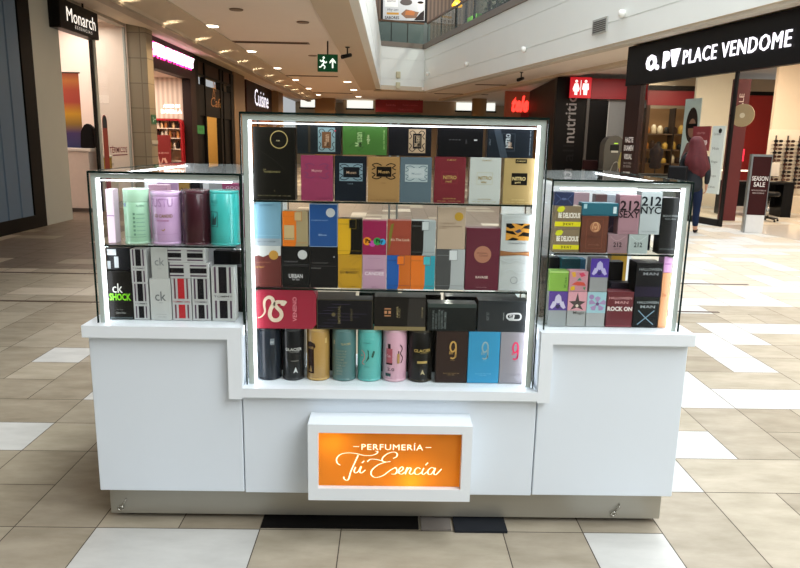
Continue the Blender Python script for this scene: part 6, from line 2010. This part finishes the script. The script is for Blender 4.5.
# inner soffit running along the right arcade
bm = bmesh.new()
slab(bm, [(rfx(13, 2.2), 13), (rfx(13, 2.5), 13), (rfx(41, 3.2), 41), (rfx(41, 2.6), 41)], 3.96, 4.06)
struct('trim_18', bm, COVE)
for k, (x, y, lab) in enumerate(((4.6, 30.5, 'short dark slot in right corridor ceiling, nearer'), (3.6, 36.5, 'long dark slot in right corridor ceiling, farther'))):
    t = thing('air_slot', lab, 'vent', (x, y, 4.06), 0, 'air slots in the right corridor ceiling')
    obj('slot_frame', box_bm(-1.0 - 0.4 * k, 1.0 + 0.4 * k, -0.16, 0.16, -0.012, -0.001), M('#6b4f3c', rough=0.5), t)
    obj('slot_grille', box_bm(-0.95 - 0.4 * k, 0.95 + 0.4 * k, -0.07, 0.07, -0.02, -0.0125), M('#33231a', rough=0.6), t)
# lamps of the left shops
area_light('monarch_lamp', (-7.4, 14.0, 3.9), 1.6, 2.5, 75, (1.0, 0.88, 0.8))
area_light('monarch_window_lamp', (-6.9, 15.4, 3.95), 1.0, 1.2, 25, (1.0, 0.9, 0.82))
area_light('striped_shop_lamp', (-7.2, 19.4, 3.25), 1.8, 2.2, 90, (1.0, 0.85, 0.72))
point_light('amber_room_lamp', (-7.3, 24.2, 2.4), 90, (1.0, 0.72, 0.35), 0.08)
area_light('restroom_hall_lamp', (8.0, 23.0, 3.9), 2, 1.5, 60, (1.0, 0.95, 0.88))
area_light('upstairs_lamp', (0.5, 34.9, 10.5), 3, 1, 170, (1.0, 0.95, 0.9), (radians(20), 0, 0))

# ================================================================== PEOPLE


def skin_body(name, joints, edges, mat, parent, levels=2, root=0):
    """a continuous tapered body surface grown along connected joints"""
    me = bpy.data.meshes.new(name)
    me.from_pydata([Vector(j[0]) for j in joints], edges, [])
    me.materials.append(mat)
    o = bpy.data.objects.new(name, me)
    COL.objects.link(o)
    o.parent = parent
    md = o.modifiers.new('skin', 'SKIN')
    md.use_smooth_shade = True
    lay = me.skin_vertices[0] if me.skin_vertices else None
    if lay is None:
        bm = bmesh.new()
        bm.from_mesh(me)
        bm.verts.layers.skin.verify()
        bm.to_mesh(me)
        bm.free()
        lay = me.skin_vertices[0]
    for i, j in enumerate(joints):
        r = j[1]
        if isinstance(r, tuple):
            r = (r[0] + r[1]) / 2
        lay.data[i].radius = r if isinstance(r, tuple) else (r, r)
        lay.data[i].use_root = (i == root)
    ss = o.modifiers.new('smooth', 'SUBSURF')
    ss.levels = levels
    ss.render_levels = levels
    return o


def hand(joints, edges, wrist, p, d, side, palm_n):
    """palm plus five curled fingers appended to a skeleton; d = direction down the hand, side = towards the thumb"""
    d = Vector(d).normalized()
    side = Vector(side).normalized()
    palm_n = Vector(palm_n).normalized()
    p = Vector(p)
    joints.append((tuple(p + d * 0.045), (0.034, 0.02)))
    pi_ = len(joints) - 1
    edges.append((wrist, pi_))
    for k, (off, ln) in enumerate(((0.028, 0.065), (0.009, 0.075), (-0.010, 0.07), (-0.027, 0.055))):
        a = p + d * 0.085 + side * off
        b = a + d * ln * 0.5 + palm_n * 0.012
        c = b + d * ln * 0.4 + palm_n * 0.03
        for q, r in ((a, 0.010), (b, 0.009), (c, 0.007)):
            joints.append((tuple(q), r))
        n = len(joints)
        edges += [(pi_, n - 3), (n - 3, n - 2), (n - 2, n - 1)]
    a = p + d * 0.035 + side * 0.035
    b = a + d * 0.03 + side * 0.014 + palm_n * 0.012
    joints.append((tuple(a), 0.011))
    joints.append((tuple(b), 0.009))
    n = len(joints)
    edges += [(pi_, n - 2), (n - 2, n - 1)]


def person(label, loc, rz, top, trousers, skin, hair, hair_long, scale=1.0, bag=True):
    t = thing('person', label, 'person', loc, rz)
    t.scale = (scale,) * 3
    # facing -y; walking: left leg back, right leg forward
    J = []
    E = []

    def add(p, r, par=None):
        J.append((p, r))
        if par is not None:
            E.append((par, len(J) - 1))
        return len(J) - 1
    pel = add((0, 0, 0.90), (0.155, 0.115))
    wa = add((0, 0.0, 1.05), (0.125, 0.095), pel)
    ch = add((0, -0.005, 1.22), (0.145, 0.11), wa)
    up = add((0, 0.01, 1.34), (0.12, 0.085), ch)
    nk = add((0, 0.005, 1.41), (0.05, 0.05), up)
    hb = add((0, -0.012, 1.47), (0.062, 0.07), nk)
    hm = add((0, -0.022, 1.54), (0.074, 0.09), hb)
    ht = add((0, -0.012, 1.61), (0.06, 0.075), hm)
    for s, fy, ky, az in ((-1, -0.24, -0.16, 0), (1, 0.26, 0.02, 1)):
        hp = add((s * 0.085, 0, 0.85), (0.095, 0.1), pel)
        kn = add((s * 0.085, ky, 0.48), (0.06, 0.065), hp)
        cf = add((s * 0.085, (ky + fy) / 2 + 0.03, 0.30), (0.054, 0.058), kn)
        an = add((s * 0.085, fy, 0.09), (0.036, 0.04), cf)
        he = add((s * 0.085, fy + 0.03, 0.045), (0.035, 0.035), an)
        ba = add((s * 0.09, fy - 0.10, 0.035), (0.042, 0.03), an)
        add((s * 0.092, fy - 0.16, 0.03), (0.034, 0.022), ba)
        sh = add((s * 0.165, 0.01, 1.315), (0.058, 0.055), up)
        el = add((s * 0.22, 0.05 if s < 0 else -0.01, 1.06), (0.042, 0.042), sh)
        wr = add((s * 0.21, -0.09 if s < 0 else -0.12, 0.86), (0.027, 0.024), el)
        hand(J, E, wr, (s * 0.21, -0.095 if s < 0 else -0.125, 0.855), (0.0, -0.25, -1), (0, -1, 0.2), (-s, 0, 0))
    skin_body('body', J, E, M(skin, rough=0.55), t)
    # jacket follows torso and arms, slightly larger
    J2, E2 = [], []

    def add2(p, r, par=None):
        J2.append((p, r))
        if par is not None:
            E2.append((par, len(J2) - 1))
        return len(J2) - 1
    a = add2((0, 0, 0.72), 0.16)
    a = add2((0, 0, 0.86), 0.185, a)
    b = add2((0, 0, 1.05), (0.155, 0.125), a)
    c = add2((0, -0.005, 1.22), (0.172, 0.135), b)
    d = add2((0, 0.01, 1.345), (0.13, 0.10), c)
    add2((0, 0.01, 1.405), (0.062, 0.06), d)
    for s in (-1, 1):
        sh = add2((s * 0.168, 0.01, 1.315), (0.075, 0.072), d)
        el = add2((s * 0.225, 0.05 if s < 0 else -0.01, 1.06), (0.058, 0.058), sh)
        add2((s * 0.212, -0.075 if s < 0 else -0.105, 0.885), (0.043, 0.04), el)
    skin_body('jacket', J2, E2, M(top, rough=0.7), t)
    J3, E3 = [], []

    def add3(p, r, par=None):
        J3.append((p, r))
        if par is not None:
            E3.append((par, len(J3) - 1))
        return len(J3) - 1
    a = add3((0, 0, 0.96), 0.12)
    a = add3((0, 0, 0.88), 0.15, a)
    for s, fy, ky in ((-1, -0.24, -0.16), (1, 0.26, 0.02)):
        hp = add3((s * 0.088, 0, 0.82), (0.105, 0.112), a)
        kn = add3((s * 0.086, ky, 0.48), (0.07, 0.074), hp)
        cf = add3((s * 0.085, (ky + fy) / 2 + 0.03, 0.30), (0.063, 0.066), kn)
        add3((s * 0.085, fy + 0.005, 0.10), (0.05, 0.052), cf)
    skin_body('trousers', J3, E3, M(trousers, rough=0.75), t)
    # shoes
    for s, fy in ((-1, -0.24), (1, 0.26)):
        J4 = [((s * 0.088, fy + 0.035, 0.04), (0.042, 0.04)), ((s * 0.09, fy - 0.07, 0.042), (0.045, 0.042)), ((s * 0.092, fy - 0.17, 0.03), (0.038, 0.03))]
        skin_body('shoe', J4, [(0, 1), (1, 2)], M('#1d1b1c', rough=0.6), t)
    # face
    for s in (-1, 1):
        bm = bmesh.new()
        bmesh.ops.create_uvsphere(bm, u_segments=10, v_segments=8, radius=0.011, matrix=Matrix.Translation((s * 0.03, -0.103, 1.535)))
        obj('eye', bm, M('#1f1613', rough=0.2), t)
        bm = bmesh.new()
        bmesh.ops.create_uvsphere(bm, u_segments=10, v_segments=8, radius=0.026, matrix=Matrix.Translation((s * 0.076, -0.01, 1.525)) @ Matrix.Diagonal((0.4, 0.7, 1.15, 1)))
        obj('ear', bm, M(skin, rough=0.55), t)
    bm = bmesh.new()
    tube(bm, [(0, -0.104, 1.55), (0, -0.122, 1.515), (0, -0.106, 1.505)], [0.008, 0.014, 0.012], 8)
    obj('nose', bm, M(skin, rough=0.55), t)
    bm = bmesh.new()
    tube(bm, [(-0.022, -0.095, 1.48), (0, -0.1, 1.477), (0.022, -0.095, 1.48)], [0.004, 0.007, 0.004], 8)
    obj('mouth', bm, M('#8a3f3a', rough=0.4), t)
    # hair: cap that leaves the face open, falling over the shoulders when long
    if hair_long:
        bm = bmesh.new()
        rings = []
        n = 36
        prof = [(1.70, 0, 0.0, 0.03, 0.03), (1.685, 0, 0.005, 0.07, 0.075), (1.64, 0, 0.02, 0.105, 0.105), (1.56, 0, 0.035, 0.125, 0.105), (1.48, -0.005, 0.055, 0.137, 0.10),
                (1.40, -0.015, 0.07, 0.158, 0.10), (1.31, -0.03, 0.08, 0.185, 0.105), (1.22, -0.045, 0.085, 0.20, 0.10), (1.14, -0.06, 0.085, 0.175, 0.085), (1.07, -0.08, 0.08, 0.115, 0.06), (1.01, -0.10, 0.08, 0.035, 0.02)]
        prof = catmull(prof, 4)
        for q, (z, cx, cy, rx, ry) in enumerate(prof):
            ring = []
            for k in range(n):
                a_ = 2 * pi * k / n
                w_ = 1 + 0.045 * sin(7 * a_ + 3.5 * z) * min(1, (1.7 - z) * 5) + 0.03 * sin(13 * a_ - 9 * z)
                ring.append(bm.verts.new((cx + rx * w_ * cos(a_) + 0.012 * sin(16 * z), cy + ry * w_ * sin(a_), z + 0.02 * sin(5 * a_) * (1 if z < 1.15 else 0))))
            rings.append(ring)
        for r0, r1 in zip(rings, rings[1:]):
            for k in range(n):
                f = bm.faces.new((r0[k], r0[(k + 1) % n], r1[(k + 1) % n], r1[k]))
                f.smooth = True
        bm.faces.new(rings[0])
        bm.faces.new(rings[-1][::-1])
        bmesh.ops.recalc_face_normals(bm, faces=bm.faces[:])
        obj('hair', bm, M(hair, rough=0.75, vary=0.35, scale=25, bump=0.4), t)
    else:
        HJ = [((0, 0.0, 1.635), (0.075, 0.085)), ((0, 0.04, 1.575), (0.084, 0.07)), ((0, 0.05, 1.50), (0.07, 0.05))]
        skin_body('hair', HJ, [(0, 1), (1, 2)], M(hair, rough=0.6, vary=0.3, scale=25), t)
    if bag:
        bm = box_bm(-0.16, 0.16, -0.06, 0.06, -0.17, 0.15, 0.03, 2)
        for v in bm.verts:
            v.co = Vector((v.co.x + 0.24, v.co.y + 0.22, v.co.z + 1.04))
        b_ = tag(obj('shoulder_bag', bm, M('#121214', rough=0.5)), 'black shoulder bag carried by the red haired person', 'bag')
        b_.location = loc
        b_.rotation_euler = (0, 0, rz)
        b_.scale = (scale,) * 3
        bm = bmesh.new()
        tube(bm, catmull([(0.22, 0.22, 1.16), (0.22, 0.18, 1.26), (0.19, 0.12, 1.36), (0.15, 0.02, 1.41), (0.13, -0.07, 1.36)], 6), 0.012, 8)
        obj('strap', bm, M('#121214', rough=0.5), b_)
    return t


person('person with long dark red hair, grey jacket and jeans walking by optician', (5.50, 12.4, 0.0), radians(150), '#23262a', '#17233e', '#b98a70', '#4e0c14', True, 1.035)
person('person in pale olive shirt standing behind the printed brown pillar', (7.0, 20.3, 0.0), radians(-15), '#a39a5a', '#26262a', '#a87a60', '#1a1412', False, 1.02, bag=False)
